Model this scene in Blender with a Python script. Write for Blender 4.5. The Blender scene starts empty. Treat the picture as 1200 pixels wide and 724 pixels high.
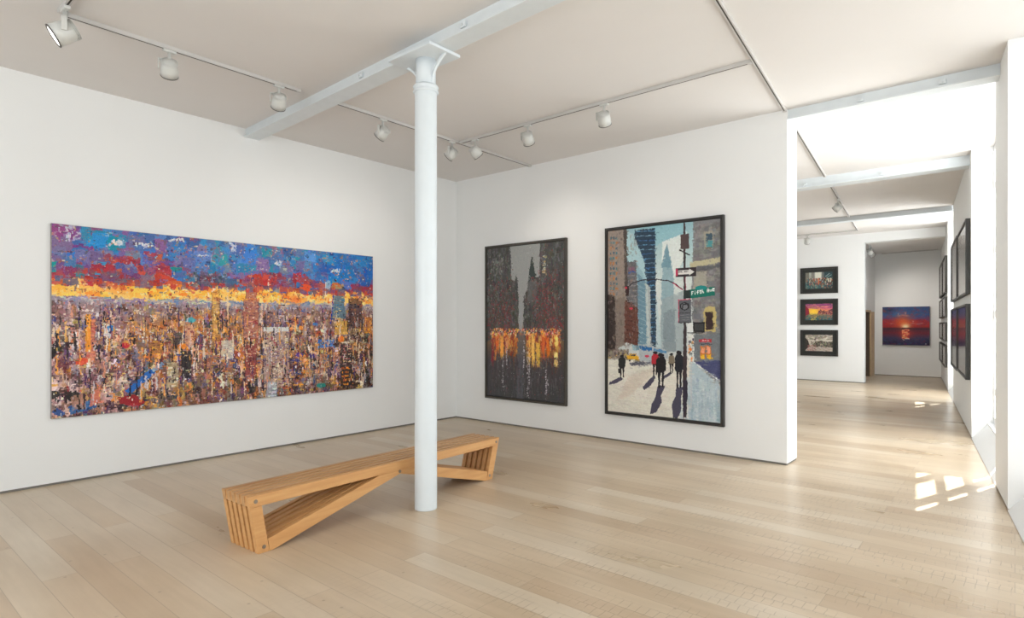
import bpy, bmesh, math, random
import numpy as np
from mathutils import Vector, Matrix

# ------------------------------------------------------------------ camera, world, light, exposure
SC = bpy.context.scene
COL = SC.collection
SC.view_settings.view_transform = 'Standard'
SC.view_settings.look = 'None'
SC.view_settings.gamma = 1.0
SC.view_settings.use_curve_mapping = False
SC.view_settings.exposure = 0.2

CEIL = 4.013
YAW = math.radians(40.255)
cam = bpy.data.cameras.new('camera')
cam.sensor_fit = 'HORIZONTAL'; cam.sensor_width = 36.0
cam.lens = 696.0 / 1200.0 * 36.0
cam.shift_y = (379.0 - 362.0) / 1200.0
cam.clip_start = 0.05; cam.clip_end = 200
camo = bpy.data.objects.new('camera', cam); COL.objects.link(camo)
camo.location = (0, 0, 1.6)
camo.rotation_euler = (math.radians(90), 0, YAW)
SC.camera = camo

wd = bpy.data.worlds.new('daylight'); SC.world = wd; wd.use_nodes = True
wd.node_tree.nodes['Background'].inputs[0].default_value = (0.93, 0.97, 1.0, 1)
wd.node_tree.nodes['Background'].inputs[1].default_value = 1.3

def wallx(Y, off=0.0):            # inner face of the window wall (runs slightly askew)
    return -0.046 - 0.1080 * (Y - 6.593) + off
RDIR = Vector((-0.108, 1.0, 0)).normalized()
RNRM = Vector((-RDIR.y, RDIR.x, 0))     # points into the room (-X)
RANG = math.atan2(RDIR.y, RDIR.x) - math.pi / 2

def area(name, loc, rot, sx, sy, power, color=(1, 1, 1)):
    l = bpy.data.lights.new(name, 'AREA'); l.shape = 'RECTANGLE'; l.size = sx; l.size_y = sy
    l.energy = power; l.color = color
    o = bpy.data.objects.new(name, l); COL.objects.link(o); o.location = loc; o.rotation_euler = rot
    return o
# windows of the side wall: (Y start, Y end)
WIN = [(-2.7, -0.55), (0.35, 2.95), (3.75, 6.593), (7.51, 10.416), (15.04, 17.336)]
WPOW = [10, 40, 66, 260, 280]
for (a, b), p in zip(WIN, WPOW):
    m = (a + b) / 2
    # area light emits along local -Z ; aim into the room
    d = Vector((wallx(m), m, 2.1)) - RNRM * 0.75
    rot = (RNRM + Vector((0, 0, 0.05))).to_track_quat('-Z', 'Y').to_euler()
    area('window_daylight', d, rot, b - a, 3.6, p, (0.95, 0.98, 1.0))
# fill lamp added behind the camera, outside the front opening
area('front_fill', (-1.9, -3.75, 2.0), (math.radians(90), 0, 0), 3.9, 3.2, 164, (0.97, 0.985, 1.0))

sun = bpy.data.lights.new('sun', 'SUN'); sun.energy = 12.0; sun.angle = math.radians(0.5); sun.color = (1, 0.985, 0.96)
suno = bpy.data.objects.new('sun', sun); COL.objects.link(suno)
_h = Vector((-0.327, -0.945, 0)); _el = math.radians(57)
suno.rotation_euler = Vector((_h.x * math.cos(_el), _h.y * math.cos(_el), -math.sin(_el))).to_track_quat('-Z', 'Y').to_euler()

# ------------------------------------------------------------------ materials
def s2l(c):
    return tuple((x / 12.92 if x <= 0.04045 else ((x + 0.055) / 1.055) ** 2.4) for x in c)
def rgb(r, g, b): return s2l((r / 255, g / 255, b / 255)) + (1.0,)

def mat(name, color, rough=0.5, metal=0.0, noise=0.0, nscale=20, bump=0.0, bscale=60, spec=0.5):
    m = bpy.data.materials.new(name); m.use_nodes = True
    nt = m.node_tree; b = nt.nodes['Principled BSDF']
    b.inputs['Base Color'].default_value = color
    b.inputs['Roughness'].default_value = rough; b.inputs['Metallic'].default_value = metal
    b.inputs['Specular IOR Level'].default_value = spec
    tc = nt.nodes.new('ShaderNodeTexCoord')
    if noise:
        n = nt.nodes.new('ShaderNodeTexNoise'); n.inputs['Scale'].default_value = nscale; n.inputs['Detail'].default_value = 4
        nt.links.new(tc.outputs['Object'], n.inputs['Vector'])
        r = nt.nodes.new('ShaderNodeValToRGB')
        r.color_ramp.elements[0].position = 0.3; r.color_ramp.elements[1].position = 0.7
        r.color_ramp.elements[0].color = tuple(c * (1 - noise) for c in color[:3]) + (1,)
        r.color_ramp.elements[1].color = tuple(min(1, c * (1 + noise)) for c in color[:3]) + (1,)
        nt.links.new(n.outputs['Fac'], r.inputs['Fac']); nt.links.new(r.outputs['Color'], b.inputs['Base Color'])
    if bump:
        n = nt.nodes.new('ShaderNodeTexNoise'); n.inputs['Scale'].default_value = bscale; n.inputs['Detail'].default_value = 3
        nt.links.new(tc.outputs['Object'], n.inputs['Vector'])
        bp = nt.nodes.new('ShaderNodeBump'); bp.inputs['Strength'].default_value = bump; bp.inputs['Distance'].default_value = 0.005
        nt.links.new(n.outputs['Fac'], bp.inputs['Height']); nt.links.new(bp.outputs['Normal'], b.inputs['Normal'])
    return m

M_WALL = mat('wall_paint', (0.835, 0.84, 0.835, 1), 0.75, noise=0.01, nscale=1.2, bump=0.04, bscale=90, spec=0.25)
M_CEIL = mat('ceiling_paint', (0.76, 0.735, 0.715, 1), 0.85, noise=0.02, nscale=0.8, bump=0.05, bscale=40, spec=0.2)
M_BEAM = mat('beam_paint', (0.70, 0.745, 0.77, 1), 0.45, noise=0.02, nscale=9, bump=0.12, bscale=30)
M_COLM = mat('column_paint', (0.71, 0.765, 0.80, 1), 0.38, noise=0.015, nscale=7, bump=0.08, bscale=25)
M_GAP = mat('shadow_gap', rgb(120, 116, 110), 0.8, noise=0.05)
M_TRACK = mat('track_white', (0.58, 0.565, 0.545, 1), 0.45, noise=0.02)
M_SLOT = mat('track_slot', rgb(62, 56, 50), 0.6, noise=0.05)
M_SPOT = mat('spot_white', (0.62, 0.625, 0.60, 1), 0.4, noise=0.02)
M_SPOTD = mat('spot_bezel', rgb(70, 66, 62), 0.4, noise=0.05)
M_BLACK = mat('black_frame', rgb(40, 38, 36), 0.45, noise=0.12, nscale=30)
M_BROWNBLK = mat('charcoal_frame', rgb(66, 62, 56), 0.5, noise=0.1, nscale=30)
M_DARKMAT = mat('dark_mount', rgb(38, 40, 38), 0.7, noise=0.1)
M_CANVEDGE = mat('canvas_edge', rgb(150, 140, 138), 0.8, noise=0.15, nscale=40)
M_WINF = mat('window_frame', (0.85, 0.86, 0.87, 1), 0.4, noise=0.01)
M_STEEL = mat('bolt_steel', rgb(150, 140, 128), 0.35, metal=0.9, noise=0.1)
M_PAVE = mat('pavement', rgb(190, 188, 184), 0.9, noise=0.08)
M_JAMB = mat('shaded_door_lining', rgb(92, 76, 62), 0.6, noise=0.05)  # dark colour put on the lining so the opening reads as shade
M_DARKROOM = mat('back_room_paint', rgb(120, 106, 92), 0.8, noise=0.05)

def emis(name, c, s):
    m = bpy.data.materials.new(name); m.use_nodes = True; nt = m.node_tree
    e = nt.nodes.new('ShaderNodeEmission'); e.inputs[0].default_value = c; e.inputs[1].default_value = s
    nt.links.new(e.outputs[0], nt.nodes['Material Output'].inputs[0]); return m
M_LENS = emis('lamp_lens', (1, 0.98, 0.94, 1), 4.0)

def glass():
    m = bpy.data.materials.new('pane_glass'); m.use_nodes = True; nt = m.node_tree
    nt.nodes.remove(nt.nodes['Principled BSDF'])
    t = nt.nodes.new('ShaderNodeBsdfTransparent'); t.inputs[0].default_value = (0.97, 0.98, 0.98, 1)
    g = nt.nodes.new('ShaderNodeBsdfGlossy'); g.inputs['Roughness'].default_value = 0.02
    f = nt.nodes.new('ShaderNodeValue'); f.outputs[0].default_value = 0.07
    x = nt.nodes.new('ShaderNodeMixShader')
    nt.links.new(f.outputs[0], x.inputs[0]); nt.links.new(t.outputs[0], x.inputs[1]); nt.links.new(g.outputs[0], x.inputs[2])
    nt.links.new(x.outputs[0], nt.nodes['Material Output'].inputs[0]); return m
M_GLASS = glass()

def wood_bench():
    m = bpy.data.materials.new('iroko_wood'); m.use_nodes = True; nt = m.node_tree; b = nt.nodes['Principled BSDF']
    b.inputs['Roughness'].default_value = 0.42
    tc = nt.nodes.new('ShaderNodeTexCoord'); mp = nt.nodes.new('ShaderNodeMapping'); mp.inputs['Scale'].default_value = (7, 0.5, 7)
    n = nt.nodes.new('ShaderNodeTexNoise'); n.inputs['Scale'].default_value = 3.2; n.inputs['Detail'].default_value = 6; n.inputs['Roughness'].default_value = 0.6
    r = nt.nodes.new('ShaderNodeValToRGB')
    r.color_ramp.elements[0].position = 0.25; r.color_ramp.elements[0].color = rgb(196, 142, 88)
    r.color_ramp.elements[1].position = 0.75; r.color_ramp.elements[1].color = rgb(218, 170, 114)
    e = r.color_ramp.elements.new(0.5); e.color = rgb(208, 156, 100)
    nt.links.new(tc.outputs['Object'], mp.inputs[0]); nt.links.new(mp.outputs[0], n.inputs['Vector'])
    nt.links.new(n.outputs['Fac'], r.inputs['Fac']); nt.links.new(r.outputs[0], b.inputs['Base Color'])
    return m
M_WOOD = wood_bench()
def wood_top():  # duller, darker tones for the seat slats behind the front one
    m = M_WOOD.copy(); m.name = 'iroko_wood_muted'
    for nd in m.node_tree.nodes:
        if nd.type == 'VALTORGB':
            nd.color_ramp.elements[0].color = rgb(160, 118, 78); nd.color_ramp.elements[1].color = rgb(190, 146, 100); nd.color_ramp.elements[2].color = rgb(205, 162, 116)
    return m
M_WOODTOP = wood_top()
M_DOORW = mat('pine_architrave', rgb(205, 176, 135), 0.5, noise=0.1, nscale=15)

def floor_mat():
    m = bpy.data.materials.new('limed_oak_boards'); m.use_nodes = True; nt = m.node_tree; b = nt.nodes['Principled BSDF']
    N = nt.nodes.new; L = nt.links.new
    tc = N('ShaderNodeTexCoord')
    def brick(w, h, sq):
        k = N('ShaderNodeTexBrick'); k.offset = 0.37; k.offset_frequency = 2; k.squash = 1
        k.inputs['Scale'].default_value = 1.0; k.inputs['Brick Width'].default_value = w; k.inputs['Row Height'].default_value = h
        k.inputs['Mortar Size'].default_value = sq; k.inputs['Mortar Smooth'].default_value = 0.3; k.inputs['Bias'].default_value = 0
        k.inputs['Color1'].default_value = (0, 0, 0, 1); k.inputs['Color2'].default_value = (1, 1, 1, 1); k.inputs['Mortar'].default_value = (0.5, 0.5, 0.5, 1)
        L(tc.outputs['Object'], k.inputs['Vector']); return k
    k = brick(2.3, 0.185, 0.0022)
    ramp = N('ShaderNodeValToRGB'); ce = ramp.color_ramp
    ce.elements[0].position = 0.0; ce.elements[0].color = rgb(196, 174, 147)
    ce.elements[1].position = 1.0; ce.elements[1].color = rgb(213, 199, 178)
    e = ce.elements.new(0.35); e.color = rgb(205, 186, 160)
    e = ce.elements.new(0.7); e.color = rgb(209, 191, 166)
    L(k.outputs['Color'], ramp.inputs['Fac'])
    # grain along X
    mp = N('ShaderNodeMapping'); mp.inputs['Scale'].default_value = (0.9, 13, 1); L(tc.outputs['Object'], mp.inputs[0])
    gn = N('ShaderNodeTexNoise'); gn.inputs['Scale'].default_value = 1.6; gn.inputs['Detail'].default_value = 7; gn.inputs['Roughness'].default_value = 0.62
    L(mp.outputs[0], gn.inputs['Vector'])
    gr = N('ShaderNodeValToRGB'); gr.color_ramp.elements[0].position = 0.3; gr.color_ramp.elements[0].color = (0.84, 0.82, 0.79, 1)
    gr.color_ramp.elements[1].position = 0.7; gr.color_ramp.elements[1].color = (1.07, 1.07, 1.07, 1)
    L(gn.outputs['Fac'], gr.inputs['Fac'])
    mul = N('ShaderNodeMixRGB'); mul.blend_type = 'MULTIPLY'; mul.inputs[0].default_value = 0.38
    L(ramp.outputs[0], mul.inputs[1]); L(gr.outputs[0], mul.inputs[2])
    # large blotches of wear
    bn = N('ShaderNodeTexNoise'); bn.inputs['Scale'].default_value = 1.1; bn.inputs['Detail'].default_value = 5; mpb = N('ShaderNodeMapping'); mpb.inputs['Scale'].default_value = (0.7, 1.8, 1); L(tc.outputs['Object'], mpb.inputs[0]); L(mpb.outputs[0], bn.inputs['Vector'])
    br = N('ShaderNodeValToRGB'); br.color_ramp.elements[0].position = 0.35; br.color_ramp.elements[0].color = (0.88, 0.855, 0.82, 1)
    br.color_ramp.elements[1].position = 0.65; br.color_ramp.elements[1].color = (1.03, 1.03, 1.04, 1)
    L(bn.outputs['Fac'], br.inputs['Fac'])
    mul2 = N('ShaderNodeMixRGB'); mul2.blend_type = 'MULTIPLY'; mul2.inputs[0].default_value = 1.0
    L(mul.outputs[0], mul2.inputs[1]); L(br.outputs[0], mul2.inputs[2])
    # saw marks across the boards (short cross lines), in patches
    mp2 = N('ShaderNodeMapping'); mp2.inputs['Scale'].default_value = (1, 1, 1); L(tc.outputs['Object'], mp2.inputs[0])
    k2 = brick(0.055, 0.0925, 0.0028); k2.offset = 0.31; k2.offset_frequency = 3
    dn = N('ShaderNodeTexNoise'); dn.inputs['Scale'].default_value = 5.0; dn.inputs['Detail'].default_value = 3; L(tc.outputs['Object'], dn.inputs['Vector'])
    dv = N('ShaderNodeVectorMath'); dv.operation = 'MULTIPLY_ADD'; dv.inputs[1].default_value = (0.035, 0.012, 0); L(dn.outputs['Color'], dv.inputs[0]); L(tc.outputs['Object'], dv.inputs[2]); L(dv.outputs[0], k2.inputs['Vector'])
    wn = N('ShaderNodeTexNoise'); wn.inputs['Scale'].default_value = 2.6; wn.inputs['Detail'].default_value = 5
    mp3 = N('ShaderNodeMapping'); mp3.inputs['Scale'].default_value = (0.8, 2.6, 1); L(tc.outputs['Object'], mp3.inputs[0]); L(mp3.outputs[0], wn.inputs['Vector'])
    wr = N('ShaderNodeMapRange'); wr.inputs[1].default_value = 0.47; wr.inputs[2].default_value = 0.60; L(wn.outputs['Fac'], wr.inputs[0])
    # the worn boards lie on the window side of the room
    sep = N('ShaderNodeSeparateXYZ'); L(tc.outputs['Object'], sep.inputs[0])
    xr = N('ShaderNodeMapRange'); xr.inputs[1].default_value = -3.6; xr.inputs[2].default_value = -2.2; L(sep.outputs['X'], xr.inputs[0])
    yr = N('ShaderNodeMapRange'); yr.inputs[1].default_value = 8.5; yr.inputs[2].default_value = 6.0; L(sep.outputs['Y'], yr.inputs[0])
    a1 = N('ShaderNodeMath'); a1.operation = 'MULTIPLY'; L(wr.outputs[0], a1.inputs[0]); L(xr.outputs[0], a1.inputs[1])
    a2 = N('ShaderNodeMath'); a2.operation = 'MULTIPLY'; L(a1.outputs[0], a2.inputs[0]); L(yr.outputs[0], a2.inputs[1])
    a3 = N('ShaderNodeMath'); a3.operation = 'MULTIPLY'; L(a2.outputs[0], a3.inputs[0]); L(k2.outputs['Fac'], a3.inputs[1])
    a4 = N('ShaderNodeMath'); a4.operation = 'MULTIPLY'; L(a3.outputs[0], a4.inputs[0]); a4.inputs[1].default_value = 0.42
    dk = N('ShaderNodeMixRGB'); dk.inputs[2].default_value = rgb(128, 108, 88)
    L(a4.outputs[0], dk.inputs[0]); L(mul2.outputs[0], dk.inputs[1])
    # board joints
    jm = N('ShaderNodeMath'); jm.operation = 'MULTIPLY'; jm.inputs[1].default_value = 0.45; L(k.outputs['Fac'], jm.inputs[0])
    dj = N('ShaderNodeMixRGB'); dj.inputs[2].default_value = rgb(128, 108, 86)
    L(jm.outputs[0], dj.inputs[0]); L(dk.outputs[0], dj.inputs[1])
    # knots
    vo = N('ShaderNodeTexVoronoi'); vo.inputs['Scale'].default_value = 1.7; vo.voronoi_dimensions = '2D'; L(tc.outputs['Object'], vo.inputs['Vector'])
    vr = N('ShaderNodeMapRange'); vr.inputs[1].default_value = 0.022; vr.inputs[2].default_value = 0.008; L(vo.outputs['Distance'], vr.inputs[0])
    vm = N('ShaderNodeMath'); vm.operation = 'MULTIPLY'; vm.inputs[1].default_value = 0.35; L(vr.outputs[0], vm.inputs[0])
    kn = N('ShaderNodeMixRGB'); kn.inputs[2].default_value = rgb(110, 92, 76); L(vm.outputs[0], kn.inputs[0]); L(dj.outputs[0], kn.inputs[1])
    L(kn.outputs[0], b.inputs['Base Color'])
    rr = N('ShaderNodeMapRange'); rr.inputs[1].default_value = 0.3; rr.inputs[2].default_value = 0.7; rr.inputs[3].default_value = 0.27; rr.inputs[4].default_value = 0.33; L(bn.outputs['Fac'], rr.inputs[0])
    L(rr.outputs[0], b.inputs['Roughness'])
    b.inputs['Specular IOR Level'].default_value = 0.42
    bp = N('ShaderNodeBump'); bp.inputs['Strength'].default_value = 0.25; bp.inputs['Distance'].default_value = 0.003; bp.invert = True
    ad = N('ShaderNodeMath'); ad.operation = 'ADD'; L(a3.outputs[0], ad.inputs[0]); L(k.outputs['Fac'], ad.inputs[1])
    L(ad.outputs[0], bp.inputs['Height']); L(bp.outputs[0], b.inputs['Normal'])
    return m
M_FLOOR = floor_mat()

# ------------------------------------------------------------------ mesh helpers
def link(name, bm, m=None, parent=None, smooth=False, loc=None):
    me = bpy.data.meshes.new(name); bm.to_mesh(me); bm.free()
    if m: me.materials.append(m)
    if smooth:
        for p in me.polygons: p.use_smooth = True
    o = bpy.data.objects.new(name, me); COL.objects.link(o)
    if parent: o.parent = parent
    if loc: o.location = loc
    return o
def BM(): return bmesh.new()
def abox(bm, x0, x1, y0, y1, z0, z1, mtx=None, bevel=0.0):
    vs = [bm.verts.new(p) for p in ((x0, y0, z0), (x1, y0, z0), (x1, y1, z0), (x0, y1, z0), (x0, y0, z1), (x1, y0, z1), (x1, y1, z1), (x0, y1, z1))]
    fs = [bm.faces.new([vs[i] for i in f]) for f in ((3, 2, 1, 0), (4, 5, 6, 7), (0, 1, 5, 4), (1, 2, 6, 5), (2, 3, 7, 6), (3, 0, 4, 7))]
    if bevel:
        es = list({e for f in fs for e in f.edges})
        r = bmesh.ops.bevel(bm, geom=es, offset=bevel, segments=2, affect='EDGES', profile=0.5)
        vs = list({v for v in vs if v.is_valid} | {v for f in r['faces'] for v in f.verts})
    if mtx is not None: bmesh.ops.transform(bm, matrix=mtx, verts=[v for v in vs if v.is_valid])
    return vs
def prism(bm, poly, z0, z1):
    """vertical prism over a plan polygon [(x, y)...] (counter-clockwise)"""
    a = [bm.verts.new((x, y, z0)) for x, y in poly]; b = [bm.verts.new((x, y, z1)) for x, y in poly]
    bm.faces.new(a[::-1]); bm.faces.new(b)
    n = len(poly)
    for i in range(n): bm.faces.new((a[i], a[(i + 1) % n], b[(i + 1) % n], b[i]))
def extr(bm, prof, axis_pts, up=(0, 0, 1)):
    """sweep a closed profile [(side, height)] from p0 to p1"""
    p0, p1 = Vector(axis_pts[0]), Vector(axis_pts[1]); d = (p1 - p0).normalized(); upv = Vector(up)
    s = d.cross(upv).normalized(); u = s.cross(d)
    a = [bm.verts.new(p0 + s * x + u * y) for x, y in prof]; b = [bm.verts.new(p1 + s * x + u * y) for x, y in prof]
    n = len(prof); bm.faces.new(a); bm.faces.new(b[::-1])
    for i in range(n): bm.faces.new((a[i], b[i], b[(i + 1) % n], a[(i + 1) % n]))
    bmesh.ops.recalc_face_normals(bm, faces=bm.faces[:])
def cyl(bm, p0, p1, r0, r1=None, n=32, cap=True):
    p0, p1 = Vector(p0), Vector(p1); r1 = r0 if r1 is None else r1
    d = (p1 - p0).normalized(); t = Vector((0, 0, 1)) if abs(d.z) < .9 else Vector((1, 0, 0))
    s = d.cross(t).normalized(); u = d.cross(s)
    A = [bm.verts.new(p0 + (s * math.cos(2 * math.pi * i / n) + u * math.sin(2 * math.pi * i / n)) * r0) for i in range(n)]
    B = [bm.verts.new(p1 + (s * math.cos(2 * math.pi * i / n) + u * math.sin(2 * math.pi * i / n)) * r1) for i in range(n)]
    for i in range(n): bm.faces.new((A[i], A[(i + 1) % n], B[(i + 1) % n], B[i]))
    if cap: bm.faces.new(A[::-1]); bm.faces.new(B)
    bmesh.ops.recalc_face_normals(bm, faces=bm.faces[:])
def lathe(bm, prof, n=48, mtx=None):
    """profile [(r, z)] round Z; closed with fans where r = 0"""
    rings = []; new = []
    for r, z in prof:
        if r < 1e-6: v = bm.verts.new((0, 0, z)); rings.append([v]); new.append(v)
        else:
            rg = [bm.verts.new((r * math.cos(2 * math.pi * i / n), r * math.sin(2 * math.pi * i / n), z)) for i in range(n)]
            rings.append(rg); new += rg
    for a, b in zip(rings, rings[1:]):
        for i in range(n):
            if len(a) == 1 and len(b) == 1: continue
            if len(a) == 1: bm.faces.new((a[0], b[i], b[(i + 1) % n]))
            elif len(b) == 1: bm.faces.new((a[i], a[(i + 1) % n], b[0]))
            else: bm.faces.new((a[i], a[(i + 1) % n], b[(i + 1) % n], b[i]))
    bmesh.ops.recalc_face_normals(bm, faces=bm.faces[:])
    if mtx is not None: bmesh.ops.transform(bm, matrix=mtx, verts=new)
def thing(name, label, cat, loc=(0, 0, 0), group=None, rotz=0):
    o = bpy.data.objects.new(name, None); COL.objects.link(o); o.location = loc; o.rotation_euler = (0, 0, rotz)
    o.empty_display_size = 0.1
    o['label'] = label; o['category'] = cat
    if group: o['group'] = group
    return o
def struct(name, bm, m, **k):
    o = link(name, bm, m, **k); o['kind'] = 'structure'; return o

# ------------------------------------------------------------------ room shell
XL = -7.27; YB = 7.11; YB2 = 7.49; XE = -1.957
YF = -3.3; YP = 18.22; YE = 21.45
GAP = 0.022
bm = BM(); abox(bm, XL - .3, 1.6, YF - .3, 22.6, -0.12, 0); struct('floor', bm, M_FLOOR)
bm = BM(); prism(bm, [(XL - .3, YF - .3), (wallx(YF - .3, .42), YF - .3), (wallx(18.3, .42), 18.3), (XL - .3, 18.3)], CEIL, CEIL + .15); struct('ceiling', bm, M_CEIL)
bm = BM(); abox(bm, -5.5, 0.2, 18.42, 22.6, 3.76, 3.9); struct('ceiling_far', bm, M_CEIL)
bm = BM(); abox(bm, XL - .3, XL, YF - .3, YP + .2, GAP, CEIL); struct('wall_left', bm, M_WALL)
bm = BM(); abox(bm, XL, XE, YB, YB2, GAP, CEIL); struct('wall_back', bm, M_WALL)
bm = BM(); abox(bm, XL, -3.076, YP, YP + .2, GAP, CEIL); struct('wall_partition', bm, M_WALL)
bm = BM(); abox(bm, -5.5, 0.0, YE, YE + .2, GAP, 3.76); struct('wall_far', bm, M_WALL)
# side wall of the far room, with its doorway
bm = BM()
abox(bm, -3.48, -3.33, YP + .2, 19.62, GAP, 3.76); abox(bm, -3.48, -3.33, 20.72, YE, GAP, 3.76); abox(bm, -3.48, -3.33, 19.62, 20.72, 1.98, 3.76)
struct('wall_far_left', bm, M_WALL)
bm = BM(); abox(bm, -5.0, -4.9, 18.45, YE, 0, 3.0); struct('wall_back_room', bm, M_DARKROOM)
# front wall behind the viewer, its window added to let in the fill lamp
bm = BM()
abox(bm, XL, -6.4, YF - .3, YF, GAP, CEIL); abox(bm, 0.1, 1.3, YF - .3, YF, GAP, CEIL)
abox(bm, -6.4, 0.1, YF - .3, YF, GAP, .35); abox(bm, -6.4, 0.1, YF - .3, YF, 3.6, CEIL)
struct('wall_front', bm, M_WALL)
# window wall: piers between full-height openings
TH = 0.42
def pier_poly(a, b):
    return [(wallx(a), a), (wallx(a, TH), a), (wallx(b, TH), b), (wallx(b), b)]
bm = BM()
edges = [YF - .3] + [y for w in WIN for y in w] + [22.2]
for i in range(0, len(edges), 2):
    prism(bm, pier_poly(edges[i], edges[i + 1]), GAP if True else 0, CEIL)
struct('wall_right', bm, M_WALL)
# shadow-gap skirting, set back under the walls
def gapstrip(name, poly):
    bm = BM(); prism(bm, poly, 0, GAP + .001); struct(name, bm, M_GAP)
gapstrip('baseboard_left', [(XL - .3, YF), (XL - .006, YF), (XL - .006, YP), (XL - .3, YP)])
gapstrip('baseboard_back', [(XL, YB + .006), (XE - .006, YB + .006), (XE - .006, YB2 - .006), (XL, YB2 - .006)])
gapstrip('baseboard_partition', [(XL, YP + .006), (-3.082, YP + .006), (-3.082, YP + .19), (XL, YP + .19)])
gapstrip('baseboard_far', [(-3.33, YE + .006), (0, YE + .006), (0, YE + .19), (-3.33, YE + .19)])
gapstrip('baseboard_front', [(XL, YF - .29), (1.3, YF - .29), (1.3, YF - .006), (XL, YF - .006)])
for j in range(0, len(edges), 2):
    a, b = edges[j] + .006, edges[j + 1] - .006
    gapstrip('baseboard_right', [(wallx(a, .008), a), (wallx(a, TH), a), (wallx(b, TH), b), (wallx(b, .008), b)])

# windows: splayed sill, frame, mullions, glass
def WP(Y, off, z): return Vector((wallx(Y), Y, z)) - RNRM * off
def obox(bm, Ya, Yb, o0, o1, z0, z1):
    vs = [bm.verts.new(WP(Y, o, z)) for z in (z0, z1) for (Y, o) in ((Ya, o0), (Ya, o1), (Yb, o1), (Yb, o0))]
    for f in ((3, 2, 1, 0), (4, 5, 6, 7), (0, 1, 5, 4), (1, 2, 6, 5), (2, 3, 7, 6), (3, 0, 4, 7)): bm.faces.new([vs[i] for i in f])
    bmesh.ops.recalc_face_normals(bm, faces=bm.faces[:])
for i, (a, b) in enumerate(WIN, 1):
    bm = BM()
    P = [(0.0, 0.0), (0.0, .012), (.17, .215), (.17, .24), (TH, .24), (TH, 0)]
    A = [bm.verts.new(WP(a, o, z)) for o, z in P]; B = [bm.verts.new(WP(b, o, z)) for o, z in P]
    bm.faces.new(A); bm.faces.new(B[::-1])
    for k in range(len(P)): bm.faces.new((A[k], B[k], B[(k + 1) % len(P)], A[(k + 1) % len(P)]))
    bmesh.ops.recalc_face_normals(bm, faces=bm.faces[:])
    struct('trim_%d' % i, bm, M_WINF)
    root = bpy.data.objects.new('window_%d' % i, None); COL.objects.link(root); root['kind'] = 'structure'
    f = BM(); z0 = .24
    obox(f, a, a + .07, .24, .31, z0, CEIL); obox(f, b - .07, b, .24, .31, z0, CEIL)
    obox(f, a, b, .24, .31, z0, z0 + .09); obox(f, a, b, .24, .31, CEIL - .08, CEIL)
    for y in (a + .84, a + 1.75):
        if y < b - .3: obox(f, y - .075, y + .075, .24, .31, z0, CEIL)
    for z in (.62, 1.68, 2.55, 3.42): obox(f, a, b, .245, .305, z, z + .10)
    link('window_frame', f, M_WINF, root)
    g = BM(); obox(g, a + .02, b - .02, .272, .278, z0 + .02, CEIL - .02); link('window_pane', g, M_GLASS, root)
# unseen slabs added outside, beyond each window, to cut down the sun patches
for y, d in ((-.53, 1.6), (2.97, 1.6), (6.62, 1.6), (10.44, 1.16), (17.36, 1.16)):
    bm = BM(); obox(bm, y, y + .7, .42, d, -.1, 4.6); struct('wall_sun_blocker', bm, M_PAVE)
bm = BM(); abox(bm, 1.7, 14, -12, 30, -.15, -.05); struct('ground_pavement', bm, M_PAVE)
bm = BM(); f = BM()
root = bpy.data.objects.new('window_6', None); COL.objects.link(root); root['kind'] = 'structure'  # unseen front window, added for the fill lamp
abox(f, -6.4, .1, YF - .2, YF - .12, .35, .43); abox(f, -6.4, .1, YF - .2, YF - .12, 3.52, 3.6)
for x in (-6.4, -4.25, -2.1, .02): abox(f, x, x + .08, YF - .2, YF - .12, .35, 3.6)
link('window_frame', f, M_WINF, root)
abox(bm, -6.38, .08, YF - .165, YF - .16, .37, 3.58); link('window_pane', bm, M_GLASS, root)
# doorway of the far room: pine lining
bm = BM()
abox(bm, -3.345, -3.312, 20.66, 21.24, 0, 1.96)
abox(bm, -3.345, -3.315, 19.55, 19.64, 0, 1.96); abox(bm, -3.345, -3.315, 19.55, 20.7, 1.94, 2.0)
struct('door_1', bm, M_DOORW)
bm = BM(); abox(bm, -3.50, -3.33, 20.70, 20.735, 0, 1.97); abox(bm, -3.50, -3.33, 19.6, 19.64, 0, 1.97); struct('trim_door', bm, M_JAMB)

# ------------------------------------------------------------------ ceiling beams and column
def clip_bm(bm, p, d, s=1):
    abox(bm, -.03, .03, -.012, .012, -.03, .03, Matrix.Translation(p) @ d, bevel=.004)
    cyl(bm, Vector(p) + Vector((0, -.012, .005)), Vector(p) + Vector((0, -.04, .005)), .011, n=10)
def beam(p0, p1, w, drop, label, clips):
    p0, p1 = Vector(p0), Vector(p1); L = (p1 - p0).length; ang = math.atan2(p1.y - p0.y, p1.x - p0.x)
    t = thing('steel_beam', label, 'ceiling beam', p0, 'steel ceiling beams', ang)
    zb, zt = CEIL - drop, CEIL
    bm = BM(); abox(bm, 0, L, .0, w, zb, zb + .022, bevel=.003); link('bottom_flange', bm, M_BEAM, t)
    bm = BM(); abox(bm, 0, L, .022, w - .022, zb + .022, zt); link('web', bm, M_BEAM, t)
    for c in clips:
        bm = BM(); abox(bm, c - .03, c + .03, -.004, .022, zb + .03, zb + .075, bevel=.003)
        cyl(bm, (c, -.004, zb + .05), (c, -.022, zb + .05), .012, n=10)
        link('clip', bm, M_STEEL if False else M_BEAM, t)
    return t
beam((XL, 3.462, 0), (wallx(3.3), 3.19, 0), .19, .11, 'pale blue steel beam across the ceiling, carried by the round column', [2.53, 3.16, 3.95, 5.2])
beam((XE, 7.112, 0), (wallx(7.12, .0), 7.10, 0), .19, .115, 'pale blue beam running from the end of the back wall to the nearest window pier', [.72, 1.42])
beam((XL, 10.70, 0), (wallx(10.7), 10.70, 0), .25, .15, 'second steel beam over the corridor, level with the start of the framed pictures', [4.6, 5.7])
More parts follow.
